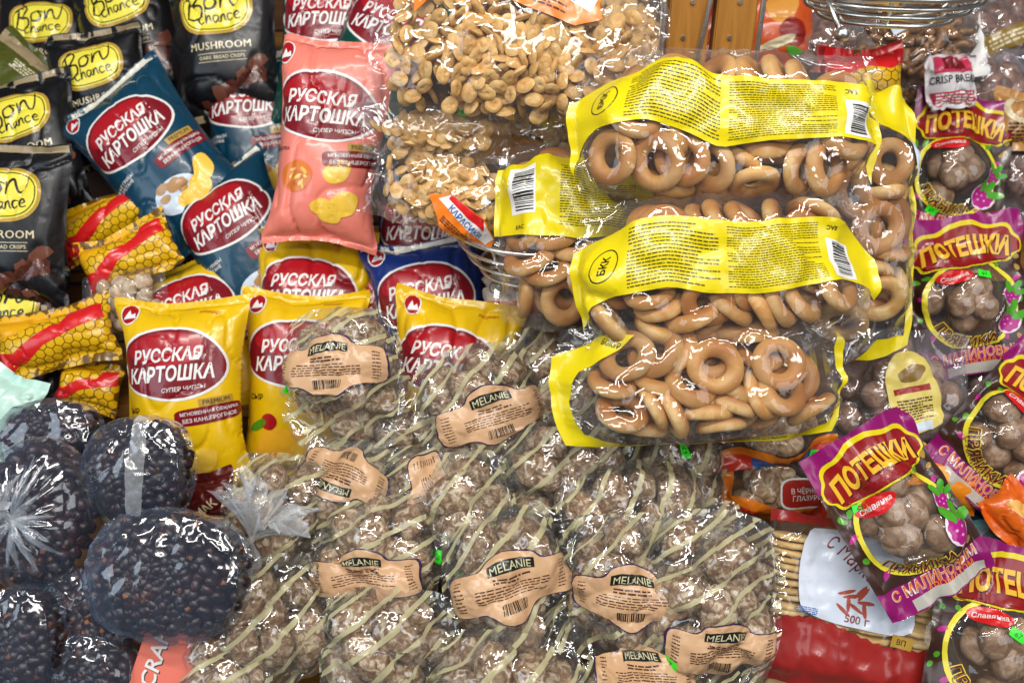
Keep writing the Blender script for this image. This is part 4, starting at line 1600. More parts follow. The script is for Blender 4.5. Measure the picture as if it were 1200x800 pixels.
def biscuit_pack(label, seed, w=0.205, h=0.185, T=0.062):
    rng = np.random.default_rng(seed)
    t = empty('biscuit_pack', label, 'biscuit pack')
    bm_ = biscuit_mesh()
    C, R = [], []
    for cxx, n in ((-.076, 17), (-.025, 17), (.026, 17), (.077, 17)):
        for k in range(n):
            y = -h / 2 + .026 + (h - .05) * k / (n - 1)
            C.append((cxx + rng.uniform(-.0015, .0015), y, rng.uniform(-.001, .001)))
            R.append(rot_to((rng.uniform(-.05, .05), 1, rng.uniform(.05, .22) if cxx < .05 else rng.uniform(.3, .7)), 0) @ np.array(Matrix.Rotation(rng.uniform(-.2, .2), 3, 'Z')))
    pts = put('biscuit', [bm_], np.array(C), np.array(R), t, rng)
    F, B = film_over(pts, w * 1.03, h * 1.05, T, seed, nx=56, ny=50, slack=1.01, iters=80, soft=0.25, cell=.005)
    w2, h2 = w * 1.03, h * 1.05
    sh = Sheet(F, w2, h2)
    link('clear_film', sheet_mesh('clear_film', F, B, w2, h2, CLEAR), t)
    hw, hh = w2 / 2, h2 / 2

    def D(nm, shape, mat, par, layer, cx=0, cy=0, rot=0):
        return decal(nm, sh, *shape, mat, par, layer, cx, cy, rot)
    zig = [(-hw, -hh), (hw, -hh)]
    n = 34
    for k in range(n + 1):
        x = hw - 2 * hw * k / n
        zig.append((x, -hh * .30 - .010 * math.sin(3 * x / hw) + (.0028 if k % 2 else 0)))
    D('red_foot_print', poly(zig), foil('brick_red', '#86201c'), t, 1)
    zt = [(-hw, hh), (hw, hh)]
    for k in range(n + 1):
        x = hw - 2 * hw * k / n
        zt.append((x, hh * .86 + (.0028 if k % 2 else 0)))
    D('red_head_print', poly(zt[:2] + zt[2:]), foil('brick_red', '#86201c'), t, 1)
    panel = smooth_poly([(-.042, .062), (.0, .068), (.055, .058), (.072, .02), (.080, -.030), (.03, -.034), (-.03, -.026), (-.046, .0)], 4)
    p = D('white_panel', poly(panel), ink('panel_white', '#d3dae8'), t, 2, -.020, .012)
    D('script_lettering', fit(text2d('с Mарком', shear=.25), .078, .024), foil('brick_brown', '#8a2a18'), p, 3, -.006, .046, -33)
    for k in range(9):
        D('wheat_print', poly(ellipse(.010, .0022, 10, .05, k)), foil('pale_brick', '#b4523e'), p, 3, -.004 + .012 * math.cos(k * 1.1), .006 + .011 * math.sin(k * 1.7), k * 47)
    D('weight_lettering', fit(text2d('500 г', bold=.012), .027), foil('brick_brown', '#8a2a18'), p, 3, .0, -.013, -4)
    g = D('gold_tab', poly(rect(.024, .013)), GOLD, t, 4, .050, -.030, -8)
    D('gold_tab_lettering', fit(text2d('ВП', bold=.01), .010), BLACK, g, 5, .050, -.030, -8)
    D('blue_stamp', small_print(.026, .008, 4, 3, word=.004), BBLUE, t, 4, -.055, -.010, -4)
    return t


# ---- orange trimmed pack of round gingerbreads
ROUND_M = food('round_gingerbread_crust', ('#7d5a38', '#b3906a', '#d8c3a4'), scale=80, rough=.5, bump=.0015, stops=(.36, .5, .62))
ROUND = [blob_mesh('gingerbread', .021, .021, .011, 40 + k, ROUND_M, amp=.05, power=2.6) for k in range(3)]


def trim_pack(label, seed, w, h, T=.05, n=8, tag_label=False, blue=False, trim=('#e07a1a', '#c8321c'), group='orange trimmed gingerbread packs', side=False):
    rng = np.random.default_rng(seed)
    t = empty('gingerbread_pack', label, 'gingerbread pack', group)
    box = np.array((w / 2 - .008, h / 2 - .008, T / 2))
    C = superbox(rng, n, box * .85, 4)
    C, R = pack(np.array([(-.008, 0, 0), (.008, 0, 0), (0, .008, 0), (0, -.008, 0)]), .0125, C, rand_rot(rng, n, .5), box, n=5, iters=50)
    pts = put('gingerbread', ROUND, C, R, t, rng)
    F, B = film_over(pts, w, h, T, seed, nx=50, ny=36, slack=1.0, iters=80)
    sh = Sheet(F, w, h)
    link('clear_film', sheet_mesh('clear_film', F, B, w, h, CLEAR), t)
    hw, hh = w / 2, h / 2
    A, Bm = foil('trim_a' + trim[0], trim[0]), foil('trim_b' + trim[1], trim[1])

    def wave(y, k, ph):
        return [(-hw + 2 * hw * i / 24, y + .006 * math.sin(i * k + ph)) for i in range(25)]
    p = decal('trim_print', sh, *poly([(-hw, -hh)] + wave(-hh * .42, .35, 0) + [(hw, -hh)]), A, t, 1)
    decal('trim_edge', sh, *poly([(-hw, -hh)] + wave(-hh * .66, .35, .4) + [(hw, -hh)]), Bm, p, 2)
    decal('trim_print', sh, *poly([(-hw, hh)] + wave(hh * .82, .4, 1) + [(hw, hh)]), A, t, 1)
    if blue:
        decal('blue_wave', sh, *poly([(-hw * .4, -hh)] + [(x * .55 + hw * .1, y - hh * .36) for x, y in wave(-hh * .42, .3, 1)] + [(hw * .6, -hh)]), BBLUE, p, 3)
        sticker(sh, t, hw * .62, -hh * .8, -20)
    if side:
        decal('side_print', sh, *poly(rect(w * .10, h * .98)), A, t, 1, -hw * .9, 0)
    if tag_label:
        q = decal('red_label', sh, *poly(ellipse(.030, .016, 24, power=4)), WHITE, t, 2, w * .22, -.004, 4)
        decal('red_label_field', sh, *poly(ellipse(.028, .014, 24, power=4)), foil('label_red', '#a8261c'), q, 3, w * .22, -.004, 4)
        decal('label_lettering', sh, *fit(text2d('В ЧЁРНОЙ\nГЛАЗУРИ', bold=.01), .036), WHITE, q, 4, w * .22, -.004, 4)
    return t


# ---- plain clear bags with assorted lumps
def plain_bag(label, name, piece, meshes, seed, w, h, T, n, loc, r, group=None, cat='bag', mat=None, scale=1.0, rnd=.1, tilt=None):
    rng = np.random.default_rng(seed)
    t = empty(name, label, cat, group)
    box = np.array((w / 2 - .008, h / 2 - .008, T / 2))
    C = superbox(rng, n, box * .88, 4)
    C, R = pack(np.array(loc), r, C, rand_rot(rng, n, tilt), box, n=4, iters=45)
    pts = put(piece, meshes, C, R, t, rng, scale)
    F, B = film_over(pts, w, h, T, seed, nx=48, ny=44, slack=1.02, iters=80, rnd=rnd, uneven=.05, soft=.08)
    sh = Sheet(F, w, h)
    link('clear_film', sheet_mesh('clear_film', F, B, w, h, mat or CLEAR_SOFT), t)
    return t, sh


def twist_mesh(seed, L=.055, r=.0065):
    rng = random.Random(seed)
    path = [(-L / 2 + L * k / 8, .004 * math.sin(k * .9 + seed), .003 * math.cos(k * 1.3)) for k in range(9)]
    V, F = tube(path, r, 10)
    V = [Vector((v.x, v.y * (1 + .25 * math.sin(v.x * 300 + math.atan2(v.z, v.y + 1e-6) * 2)), v.z * (1 + .25 * math.sin(v.x * 300 + math.atan2(v.z, v.y + 1e-6) * 2)))) for v in V]
    return mesh_np('dough_twist', V, F, STICK_M)


def plain_foil_bag(label, name, colour, seed, w, h, T, cat='bag', group=None, rough=.3):
    t = empty(name, label, cat, group)
    F, B = pil(w, h, T, seed, nx=34, ny=36, iters=90)
    sh = Sheet(F, w, h)
    link('foil_bag', sheet_mesh('foil_bag', F, B, w, h, foil('foil_' + name + colour, colour, rough=rough)), t)
    return t, sh


# ---- chrome wire basket: rings narrowing downwards on bent uprights
def wire_basket(label, R, depth, rings=4, ups=8, ry=1.0, r=.0022, group=None, base=True):
    t = empty('wire_basket', label, 'wire basket', group)
    for k in range(rings):
        u = k / max(1, rings - 1)
        rr = R * (1 - .32 * u ** 1.4)
        z = -depth * u
        V, F = tube([(rr * math.cos(a), rr * ry * math.sin(a), z) for a in np.linspace(0, 2 * math.pi, 49)[:-1]], r * (1.35 if k == 0 else 1), 8, True)
        link('wire_ring', mesh_np('wire_ring', V, F, CHROME), t)
    for k in range(ups):
        a = 2 * math.pi * (k + .3) / ups
        pth = []
        for i in range(9):
            u = i / 8
            rr = R * (1 - .32 * u ** 1.4) - r * 2
            pth.append((rr * math.cos(a), rr * ry * math.sin(a), -depth * u))
        pth += [(R * .35 * math.cos(a), R * .35 * ry * math.sin(a), -depth - r), (0, 0, -depth - r)]
        V, F = tube(pth, r * .9, 8)
        link('wire_upright', mesh_np('wire_upright', V, F, CHROME), t)
    return t
# ---------------------------------------------------------------- the stepped display the goods lie on
WOODD = wood('dark_shelf_wood', '#5e3b20', '#3a2212', axis=0)
WOODL = wood('rack_wood', '#bd8434', '#8e5a20', axis=2)
SHELFW = wood('shelf_wood', '#9a6a2e', '#6e4618', axis=0)


def plank(name, x, y, z, sx, sy, sz, mat, parent):
    o = link(name, box_mesh(name, sx, sy, sz, mat, .002), parent)
    o.location = (x, y, z)
    return o


steps = empty('display_steps')
tag(steps, kind='structure')
N_STEP, DY, DZ, Y0, Z0 = 7, 0.185, 0.122, 0.66, 0.665
for k in range(N_STEP):
    y, z = Y0 + DY * k, Z0 + DZ * k
    plank('tread', 0, y + DY / 2, z, 2.6, DY - .004, .018, SHELFW, steps)
    plank('riser', 0, y + DY + .002, z + DZ / 2, 2.6, .012, DZ - .022, WOODD, steps)
plank('riser', 0, Y0 - .010, Z0 - .34, 2.6, .012, .66, WOODD, steps)
wl = link('back_wall', box_mesh('back_wall', 4.0, .04, 3.2, foil('wall_paint', '#3a3430', rough=.8, bump=0, coat=0), 0))
wl.location = (0, Y0 + DY * N_STEP + .10, 1.6)
tag(wl, kind='structure')
fl = link('floor', box_mesh('floor', 5.0, 4.5, .02, foil('floor_tile', '#6e675e', rough=.6, bump=0, coat=0), 0))
fl.location = (0, .3, -.012)
tag(fl, kind='structure')

# the wooden rack with chrome rods from which the bagels stand out
rk = empty('display_rack', 'wooden two-post rack with chrome rods behind the stacked bagel bags', 'rack')
for px in (805, 859):
    p = W(px, 30, 1.12)
    o = plank('post', p.x, p.y, (p.z + .16 + .62) / 2, M(47, 1.12), .026, p.z + .16 - .62, WOODL, rk)
    for dz in (-.012, .030):
        b = bmesh.new()
        bmesh.ops.create_cone(b, cap_ends=True, segments=12, radius1=.0034, radius2=.0026, depth=.003)
        me = bpy.data.meshes.new('screw')
        b.to_mesh(me)
        b.free()
        me.materials.append(CHROME)
        s = link('screw', me, rk)
        s.location = (p.x - .002 + (0.004 if dz > 0 else -.004), p.y - .0145, p.z + dz)
        s.rotation_euler = (rad(90), 0, 0)
for x0, x1, dd in ((779, 779, 1.09), (833, 824, 1.09), (895, 895, 1.09)):
    a, c = W(x1, 75, dd), W(x0, 0, dd)
    a.y = c.y
    V, F = tube([c + (c - a) * 1.5, c, a, a + (a - c) * 2.5], .0034, 10)
    link('chrome_rod', mesh_np('chrome_rod', V, F, CHROME), rk)
# ---------------------------------------------------------------- goods: bagels first
def bagels(label, seed, cx, cy, d, wpx, hpx, T, front, nb, roll=0, lean=30, yaw=0, slack=1.0):
    t, sh, w, h = bagel_bag(label, seed, cx, cy, d, M(wpx, d), M(hpx, d), T, front, nb, slack=slack)
    pose(t, cx, cy, d, roll, lean, yaw)
    return t, sh, w, h


G1 = [(775, 203, 0, .1), (835, 198, 0, .1), (715, 165, .1, -.2), (887, 172, .1, .2), (942, 200, .35, 0), (890, 222, 0, -.45), (718, 205, -.5, .35),
      (752, 226, 0, .7), (760, 165, .3, .4), (985, 195, .6, 0), (690, 185, -.7, .1), (1000, 170, .5, .3), (820, 82, 0, .72), (880, 80, 0, .7), (915, 88, .55, .25), (762, 85, -.2, .65), (715, 95, -.3, .6),
      (838, 106, 0, .7), (885, 112, 0, .62), (945, 100, .2, .6), (985, 120, .4, .4), (700, 130, -.4, .2), (690, 105, -.5, .4), (810, 150, .1, .2), (930, 150, .2, .2), (850, 150, 0, .3)]
t, sh, w, h = bagels('top bag of the three stacked bagel bags, yellow band across its middle', 5, 848, 152, .965, 352, 172, .098, G1, 10, roll=-1, lean=24)
bagel_band(t, sh, w, h, [(-.5, -.020, 1.5), (-.46, .004, 1.1), (-.40, .022, .95), (-.25, .032, 1), (-.12, .022, 1.05), (-.04, .010, 1.1), (.1, .012, .9), (.3, .015, .85), (.42, .012, .95), (.47, -.006, 1.0), (.5, -.030, 1.3)], .056, 0)

G2 = [(810, 358, 0, .05), (757, 352, .1, .25), (700, 358, -.75, .1), (735, 340, 0, .2), (762, 376, .1, .55), (832, 384, 0, .5), (870, 336, 0, -.35), (905, 352, .75, .1),
      (935, 345, .75, -.1), (958, 318, .6, .2), (985, 340, .7, .2), (730, 395, -.4, .5), (875, 385, .5, .3), (1000, 300, .5, .2), (690, 300, -.6, .1),
      (742, 246, 0, .68), (692, 258, -.35, .1), (830, 240, .1, .6), (880, 248, .2, .5), (780, 250, 0, .5), (930, 250, .3, .4), (970, 270, .4, .3), (820, 300, 0, .2), (760, 300, 0, .2), (900, 300, .2, .2)]
t, sh, w, h = bagels('middle bag of the three stacked bagel bags, yellow band drooping at both ends', 6, 848, 318, .975, 342, 176, .098, G2, 10, roll=3, lean=26)
bagel_band(t, sh, w, h, [(-.5, -.018, 1.5), (-.44, .004, 1.25), (-.35, .014, 1.1), (-.2, .020, 1.0), (-.08, .012, 1.0), (.05, .010, 1.0), (.2, .016, 1.0), (.36, .018, .95), (.45, .002, .9), (.5, -.022, .8)], .062, 2)

G3 = [(707, 486, 0, .0), (740, 474, .3, 0), (768, 480, .45, .05), (810, 488, 0, .55), (790, 440, .2, 0), (770, 425, .1, .3), (825, 420, .2, .1), (862, 422, .1, 0),
      (920, 400, .1, .2), (902, 466, .4, .1), (846, 470, .3, .65), (712, 440, 0, .68), (870, 450, .2, .7), (930, 428, .2, .6), (950, 465, .4, .4), (690, 400, -.5, .2),
      (720, 405, -.3, .3), (965, 440, .5, .4), (750, 400, 0, .3), (870, 495, 0, .8)]
t, sh, w, h = bagels('lowest bag of the three stacked bagel bags, yellow print along its rim', 7, 818, 446, .99, 336, 140, .095, G3, 14, roll=3, lean=30)
hw, hh = w / 2, h / 2
b = decal('yellow_band', sh, *poly([(-hw, -hh), (hw * .98, -hh), (hw, hh * .75), (hw * .93, hh * .5), (hw * .97, -hh * .45), (hw * .9, -hh * .86), (hw * .2, -hh * .94), (-hw * .5, -hh * .93), (-hw * .84, -hh * .80),
                                      (-hw * .88, -hh * .2), (-hw * .80, hh * .30), (-hw * .55, hh * .52), (-hw * .45, hh * .66), (-hw * .72, hh * .80), (-hw, hh * .55)]), YEL, t, 1)
decal('logo_lettering', sh, *fit(text2d('БОКУР', bold=.02), .022, .006), BLACK, b, 2, -hw * .60, hh * .62, -24)
decal('small_print', sh, *small_print(w * .6, .004, 2, 3, word=.004), GREY, b, 2, 0, -hh * .94)

G4 = [(640, 186, 0, .65), (612, 192, -.2, .55), (625, 300, 0, .3), (612, 335, -.3, .3), (652, 322, .1, .35), (648, 365, .1, .1), (605, 305, -.6, .2), (680, 345, .2, .2), (625, 355, -.2, .3)]
t, sh, w, h = bagels('upright bagel bag with barcode on yellow, tucked behind the stacked bags', 8, 672, 278, 1.07, 180, 215, .09, G4, 12, roll=-2, lean=28, slack=1.0)
hw, hh = w / 2, h / 2
b = decal('yellow_band', sh, *poly([(-hw, -hh * .02), (hw, .0), (hw, hh * .78), (-hw, hh * .70)]), YEL, t, 1)
p = decal('barcode_panel', sh, *poly(rect(.028, .054)), WHITE, b, 2, -hw * .62, hh * .42, 3)
decal('barcode', sh, *bars(.046, .021, 20, 5), BLACK, p, 3, -hw * .60, hh * .42, 92)
decal('mark_lettering', sh, *fit(text2d('EAC', bold=.02), .012), BLACK, b, 2, -hw * .62, hh * .06, 2)
decal('small_print', sh, *small_print(w * .5, .062, 24, 9, fill=.4, word=.004), GREY, b, 2, hw * .30, hh * .36)

G5 = [(1012, 258, .1, 0), (1035, 295, .2, .1), (1015, 358, 0, 0), (1024, 384, .1, .4), (980, 392, .3, .7), (1040, 332, .5, .1), (1010, 150, .1, .6), (1030, 195, .3, .3), (1040, 235, .6, 0), (1000, 320, -.2, .4), (985, 350, .6, .2), (1005, 215, 0, .5), (1030, 165, .5, .2)]
t, sh, w, h = bagels('tall bagel bag standing on end behind the stack, yellow strip down one edge', 9, 994, 262, 1.07, 150, 305, .09, G5, 18, roll=2, lean=26)
hw, hh = w / 2, h / 2
b = decal('yellow_band', sh, *poly([(hw * .90, -hh), (hw, -hh), (hw, hh), (hw * .2, hh), (hw * .05, hh * .80), (hw * .62, hh * .62), (hw * .88, hh * .4)]), YEL, t, 1)
decal('yellow_band', sh, *poly([(hw * .1, -hh), (hw * .9, -hh), (hw * .9, -hh * .90), (hw * .4, -hh * .86)]), YEL, t, 1)
decal('barcode_panel', sh, *poly(rect(.010, .055)), LBLUE, b, 2, hw * .80, hh * .42, 4)

# ---------------------------------------------------------------- crackers in and above their wire basket
for lab_, sd, cx, cy, d, wp, hp, T, n, roll, lean, kx, ky, lb in (
        ('large bag of oval crackers with an orange label, topmost of the cracker bags', 11, 605, 62, 1.02, 330, 178, .10, 290, -4, 20, 1.2, .5, (.02, .052, -10, 1.25)),
        ('slim bag of crackers wedged between two bigger cracker bags', 12, 508, 156, 1.07, 172, 62, .055, 90, -3, 30, 0, 0, None),
        ('drooping bag of crackers resting on the wire basket rim', 13, 522, 222, 1.09, 172, 100, .065, 150, -16, 26, 0, 0, (.030, -.034, -22, .9)),
        ('bag of crackers in shade between the big cracker bag and the bagels', 14, 648, 132, 1.12, 130, 110, .06, 120, -25, 30, 0, 0, None),
        ('bag of crackers pressed against the wooden rack post', 15, 730, 55, 1.15, 110, 150, .06, 120, 8, 30, 0, 0, None)):
    t, sh = cracker_bag(lab_, sd, M(wp, d), M(hp, d), T, n, kx, ky, lb)
    pose(t, cx, cy, d, roll, lean)
    if sd == 12: sticker(sh, t, .035, .018, -5, .012, .006)
    if sd == 11:
        a = decal('orange_label', sh, *poly([(-.024, -.010), (.022, -.004), (.026, .006), (.004, .014), (-.016, .008)]), ORANGE, t, 2, -.095, .050, 32)
        decal('label_white', sh, *poly([(-.016, -.004), (.022, -.001), (.020, .006), (.0, .008)]), WHITE, a, 3, -.095, .050, 32)
        decal('label_red', sh, *poly([(.012, 0), (.030, .0), (.026, .008), (.014, .008)]), SCARLET, a, 4, -.095, .050, 32)
bk = wire_basket('chrome wire basket under the crackers beside the bagels', .108, .06, 4, 8)
bk.location = W(628, 258, 1.14)
bk = wire_basket('chrome wire basket with a round end knob, hung above the right-hand goods', .114, .034, 4, 9, r=.0029)
bk.location = W(1042, -18, 1.06)
bm = bmesh.new()
bmesh.ops.create_uvsphere(bm, u_segments=20, v_segments=12, radius=.0085)
for f in bm.faces: f.smooth = True
me = bpy.data.meshes.new('end_knob')
bm.to_mesh(me)
bm.free()
k = link('end_knob', me, bk, CHROME)
k.location = W(987, 40, 1.0) - bk.location
V, F = tube([Vector(k.location) + Vector((0, .004, 0)), Vector(k.location) + Vector((-.012, .03, .03)), (-.085, -.045, .0)], .0028, 8)
link('knob_arm', mesh_np('knob_arm', V, F, CHROME), bk)
PALE = [twist_mesh(k) for k in range(3)]
for m_ in PALE:
    m_.materials[0] = BAGEL_M
t, sh = plain_bag('bag of pale dough sticks lying in the hanging wire basket', 'dough_bag', 'dough_twist', PALE, 71, .16, .10, .05, 16, [(-.015, 0, 0), (.015, 0, 0)], .009, cat='dough bag')
pose(t, 1045, -22, 1.06, 5, 70)

# ---------------------------------------------------------------- striped gingerbread bags
GB = [  # label, px, py, d, roll, lean, paper label (x, y, rot, scale), sticker, w, h
    ('striped gingerbread bag with paper label, leaning on the yellow cheese chip bags', 402, 446, 1.11, 1, 28, (-.006, .018, 1, .92), (-.066, -.012, -10), .165, .195),
    ('striped gingerbread bag with slightly tilted paper label, under the middle bagel bag edge', 566, 486, 1.12, 6, 30, (.012, .004, 4, .90), None, .185, .19),
    ('striped gingerbread bag whose paper label is upside down', 402, 590, 1.085, -4, 36, (-.004, .038, 172, .85), None, .17, .17),
    ('striped gingerbread bag with its paper label turned on end and half hidden', 505, 600, 1.09, -12, 34, (.000, .022, -62, .80), None, .16, .18),
    ('striped gingerbread bag with label curled upward, green stickers at its edge', 440, 655, 1.045, 2, 32, (-.004, -.016, 7, .84), (.074, .010, 80), .165, .18),
    ('striped gingerbread bag with a flat centred paper label, two stickers beside it', 598, 685, 1.03, 0, 32, (-.002, .004, 2, .94), None, .165, .19),
    ('striped gingerbread bag with label creased by the next bag', 738, 690, 1.03, -2, 32, (-.002, .004, -4, .88), None, .165, .19),
    ('striped gingerbread bag with low label and green price sticker, front of the pile', 832, 700, 1.0, 2, 34, (.012, -.050, -2, .86), (-.040, -.064, -4), .17, .21),
    ('unlabelled striped gingerbread bag directly under the lowest bagel bag', 660, 556, 1.095, 8, 34, None, None, .18, .15),
    ('unlabelled striped gingerbread bag with a bright film fold, beside the orange trimmed packs', 790, 556, 1.12, 12, 34, None, (.010, .028, 80), .15, .13),
    ('small striped gingerbread bag lying flat below the bagels', 742, 596, 1.06, 4, 42, None, None, .20, .12),
    ('striped gingerbread bag with a twisted white film neck, beside the rosehips', 322, 600, 1.05, -8, 32, None, None, .13, .15),
    ('striped gingerbread bag with a torn-looking film corner, beside the pink carton', 318, 728, 1.01, 5, 36, None, (-.05, -.02, 10), .15, .16),
    ('unlabelled striped gingerbread bag in the front row between two labelled ones', 455, 758, .995, -3, 38, None, None, .17, .14),
    ('striped gingerbread bag at the very front edge with film bunched up', 590, 800, .975, 2, 40, None, None, .19, .12),
    ('striped gingerbread bag at the front with only the black banner showing', 742, 822, .985, 4, 40, (.012, .034, -18, .8), None, .16, .13),
    ('striped gingerbread bag sunk low in the front corner by the carton', 262, 792, .99, 6, 40, None, None, .12, .12),
    ('striped gingerbread bag glimpsed behind the lowest bagel bag', 655, 452, 1.15, 5, 30, None, None, .17, .17),
    ('striped gingerbread bag squeezed in the middle of the heap without label', 545, 592, 1.075, 14, 36, None, (-.055, -.05, 80), .13, .14),
    ('small striped gingerbread bag crammed under the ledge beside the biscuits', 812, 640, 1.05, -6, 36, None, None, .14, .13),
    ('striped gingerbread bag peeping out below the tilted label bag', 470, 500, 1.15, 3, 32, None, None, .15, .17),
]
for k, (lab_, px, py, d, roll, lean, pl, st, w, h) in enumerate(GB):
    w, h = w * .95, h * .95
    t = gingerbread_bag(lab_, 100 + k, w, h, .095, int(w * h * 470), pl, st)
    rr = random.Random(k * 7 + 1)
    pose(t, px, py, d + rr.uniform(-.012, .012), roll + rr.uniform(-5, 5), lean + rr.uniform(-8, 6), rr.uniform(-13, 13))
    if k == 11:
        kn = link('knot', knot_mesh('knot', .082, .021, 4, film('milky_film', haze=.20, bump=.005, gain=1.6, rough=.2), 2.0), t)
        kn.location = (-.016, -.052, .050)
        kn.rotation_euler = (rad(-62), 0, rad(-16))

# ---------------------------------------------------------------- chip bags
CG = 'foil chip bags'
for lab_, c, sd, px, py, d, roll, lean, kw in (
        ('plump yellow cheese chip bag standing over the rosehip bags', 'yellow', 1, 217, 466, 1.17, 1, 28, {}),
        ('yellow cheese chip bag half hidden by the labelled gingerbread bag', 'yellow', 2, 356, 452, 1.22, -2, 26, {}),
        ('yellow chip bag pressed under the foot of the salmon chip bag', 'yellow', 3, 364, 378, 1.26, -3, 30, {'kx': .8}),
        ('yellow chip bag lying tilted behind the plump yellow one', 'yellow', 1, 240, 400, 1.27, 22, 40, {'kx': 1.0}),
        ('yellow chip bag with green sticker wedged beside the blue bag', 'yellow', 2, 478, 388, 1.29, 16, 34, {'sticker_at': (-.045, .092, 20)}),
        ('yellow chip bag falling sideways over the gingerbread heap', 'yellow', 3, 520, 462, 1.18, -11, 30, {}),
        ('salmon pink chip bag standing beside the crackers', 'salmon', 4, 386, 170, 1.19, -7, 24, {'w': .158, 'h': .284}),
        ('large teal chip bag tilted steeply, mushroom bowl pictured', 'teal', 1, 186, 190, 1.32, 38, 34, {'w': .19, 'h': .29}),
        ('teal chip bag slumped under the large tilted teal one', 'teal', 2, 290, 290, 1.30, 30, 34, {'kx': .8}),
        ('teal chip bag standing in shade behind the salmon chip bag', 'teal', 3, 300, 158, 1.41, 4, 30, {}),
        ('green chip bag peeking over the salmon chip bag', 'green', 1, 385, 60, 1.38, -4, 30, {}),
        ('green chip bag tipped over beside the big cracker bag', 'green', 2, 448, 72, 1.34, -26, 30, {'sticker_at': (.02, .10, 30)}),
        ('blue chip bag behind the wire basket with its badge showing', 'blue', 3, 500, 305, 1.31, -4, 30, {}),
        ('blue chip bag with white top seal under the cracker basket', 'blue', 1, 508, 388, 1.235, 8, 32, {})):
    pose(chip_bag(lab_, c, sd, CG, **kw), px, py, d, roll, lean)

for lab_, sd, px, py, d, roll, lean, sc in (
        ('black crouton bag in the top corner behind the olive bag', 21, 55, 62, 1.47, -2, 30, 1.05),
        ('black crouton bag tilted to one side at the top of the heap', 22, 152, 42, 1.42, 12, 30, 1.08),
        ('largest black crouton bag, upright above the large teal chip bag', 23, 262, 52, 1.38, 3, 26, 1.16),
        ('black crouton bag leaning on the large teal chip bag', 22, 120, 116, 1.37, 9, 30, 1.03),
        ('black crouton bag tilted above another at the end of the heap', 21, 34, 176, 1.33, 13, 34, 1.08),
        ('black crouton bag standing above the honeycomb packs', 23, 12, 268, 1.24, -3, 28, 1.12),
        ('black crouton bag below another, behind the red and yellow pack', 22, 12, 394, 1.27, -5, 30, 1.05)):
    pose(crouton_bag(lab_, sd), px, py, d, roll, lean, 0, sc)

for lab_, sd, px, py, d, roll, lean, w, h, rt in (
        ('honeycomb snack pack lying under the teal chip bags', 31, 132, 258, 1.31, 24, 40, .165, .095, False),
        ('honeycomb snack pack with red swoosh resting on another such pack', 32, 150, 298, 1.255, 24, 36, .142, .095, False),
        ('large honeycomb snack pack beside the plump yellow chip bag', 33, 66, 396, 1.2, 14, 36, .165, .10, False),
        ('small honeycomb snack pack squeezed beneath a larger one', 34, 106, 452, 1.22, -12, 36, .09, .075, False),
        ('honeycomb snack pack with red top behind the tall bagel bag', 35, 1008, 96, 1.14, 3, 26, .112, .10, True)):
    pose(honeycomb_pack(lab_, sd, w, h, .05, rt), px, py, d, roll, lean)

# ---------------------------------------------------------------- rosehips and what lies among them
pose(knotted_berry_bag('round rosehip bag tied in a white knot facing outward', 51, .064, .084, .055, 330), 48, 602, 1.0, 0, 34)
pose(berry_bag('rosehip bag with a strip of clear tape down its front', 52, .132, .130, .085, 300, tape=True), 166, 552, 1.035, 0, 34)
pose(berry_bag('big oval rosehip bag lying on the pink carton', 53, .184, .138, .08, 400), 200, 672, .95, -8, 36)
pose(berry_bag('rosehip bag with bright film folds in the front corner', 54, .11, .12, .07, 240), 22, 752, .945, 0, 38)
pose(berry_bag('rosehip bag sunk between the knotted bag and the carton', 55, .13, .11, .07, 240), 104, 722, .995, 20, 40)
pose(berry_bag('rosehip bag at the very bottom beside the carton', 56, .12, .09, .06, 200), 108, 792, .965, -10, 42)
pose(berry_bag('rosehip bag at the back, topped by the small honeycomb pack', 57, .13, .09, .06, 210), 62, 512, 1.075, 5, 40)

cb = empty('carton', 'salmon pink paper carton with white slanted lettering under the rosehips', 'carton')
sal = foil('carton_card', '#e0705c', rough=.5, bump=0, coat=.05)
link('carton_body', box_mesh('carton_body', .062, .15, .05, sal, .0015), cb)
cv, cf = fit(text2d('CRAFT', shear=.2, bold=.015), .072, .0165)
cv = cv + [.040, .006]
v3 = [(-y - .006, x, .0256) for x, y in cv]
lt = link('lettering', mesh_np('lettering', v3, cf, ink('carton_white', '#e6e2de', bump=0), False), cb)
lt2 = link('lettering_shadow', mesh_np('lettering_shadow', [(x + .0014, y - .001, .0253) for x, y, z in v3], cf, ink('carton_shadow', '#4a3a3c', bump=0), False), cb)
pose(cb, 188, 806, .975, -24, 40, 14)

t, sh = plain_foil_bag('pale mint bag corner poking out above the rosehips', 'mint_bag', '#bfe0d2', 61, .085, .12, .04, 'bag')
pose(t, 2, 486, 1.10, -24, 34)
t, sh = plain_foil_bag('small dark red packet between the rosehips and a yellow chip bag', 'red_packet', '#5c1512', 62, .075, .075, .04, 'packet')
decal('lettering', sh, *fit(text2d('МАК', bold=.02), .030), CREAM, t, 1, 0, -.01, 30)
pose(t, 244, 584, 1.11, 10, 34)
t, sh = plain_foil_bag('olive green bag with a beige stripe among the black crouton bags', 'olive_bag', '#4c5016', 63, .15, .15, .05, 'bag')
s1 = decal('beige_stripe', sh, *poly(rect(.15, .020)), foil('seal_tan', '#a08d6c'), t, 1, 0, .055)
decal('olive_panel', sh, *poly(rect(.075, .020)), OLIVE, t, 1, .02, .030)
decal('small_print', sh, *small_print(.07, .016, 4, 4, word=.006), CREAM, t, 2, .02, .030)
pose(t, 18, 104, 1.40, -38, 34)
puff = food('puff_crust', ('#a08468', '#c4ab8c', '#dcc9ae'), scale=50, rough=.6)
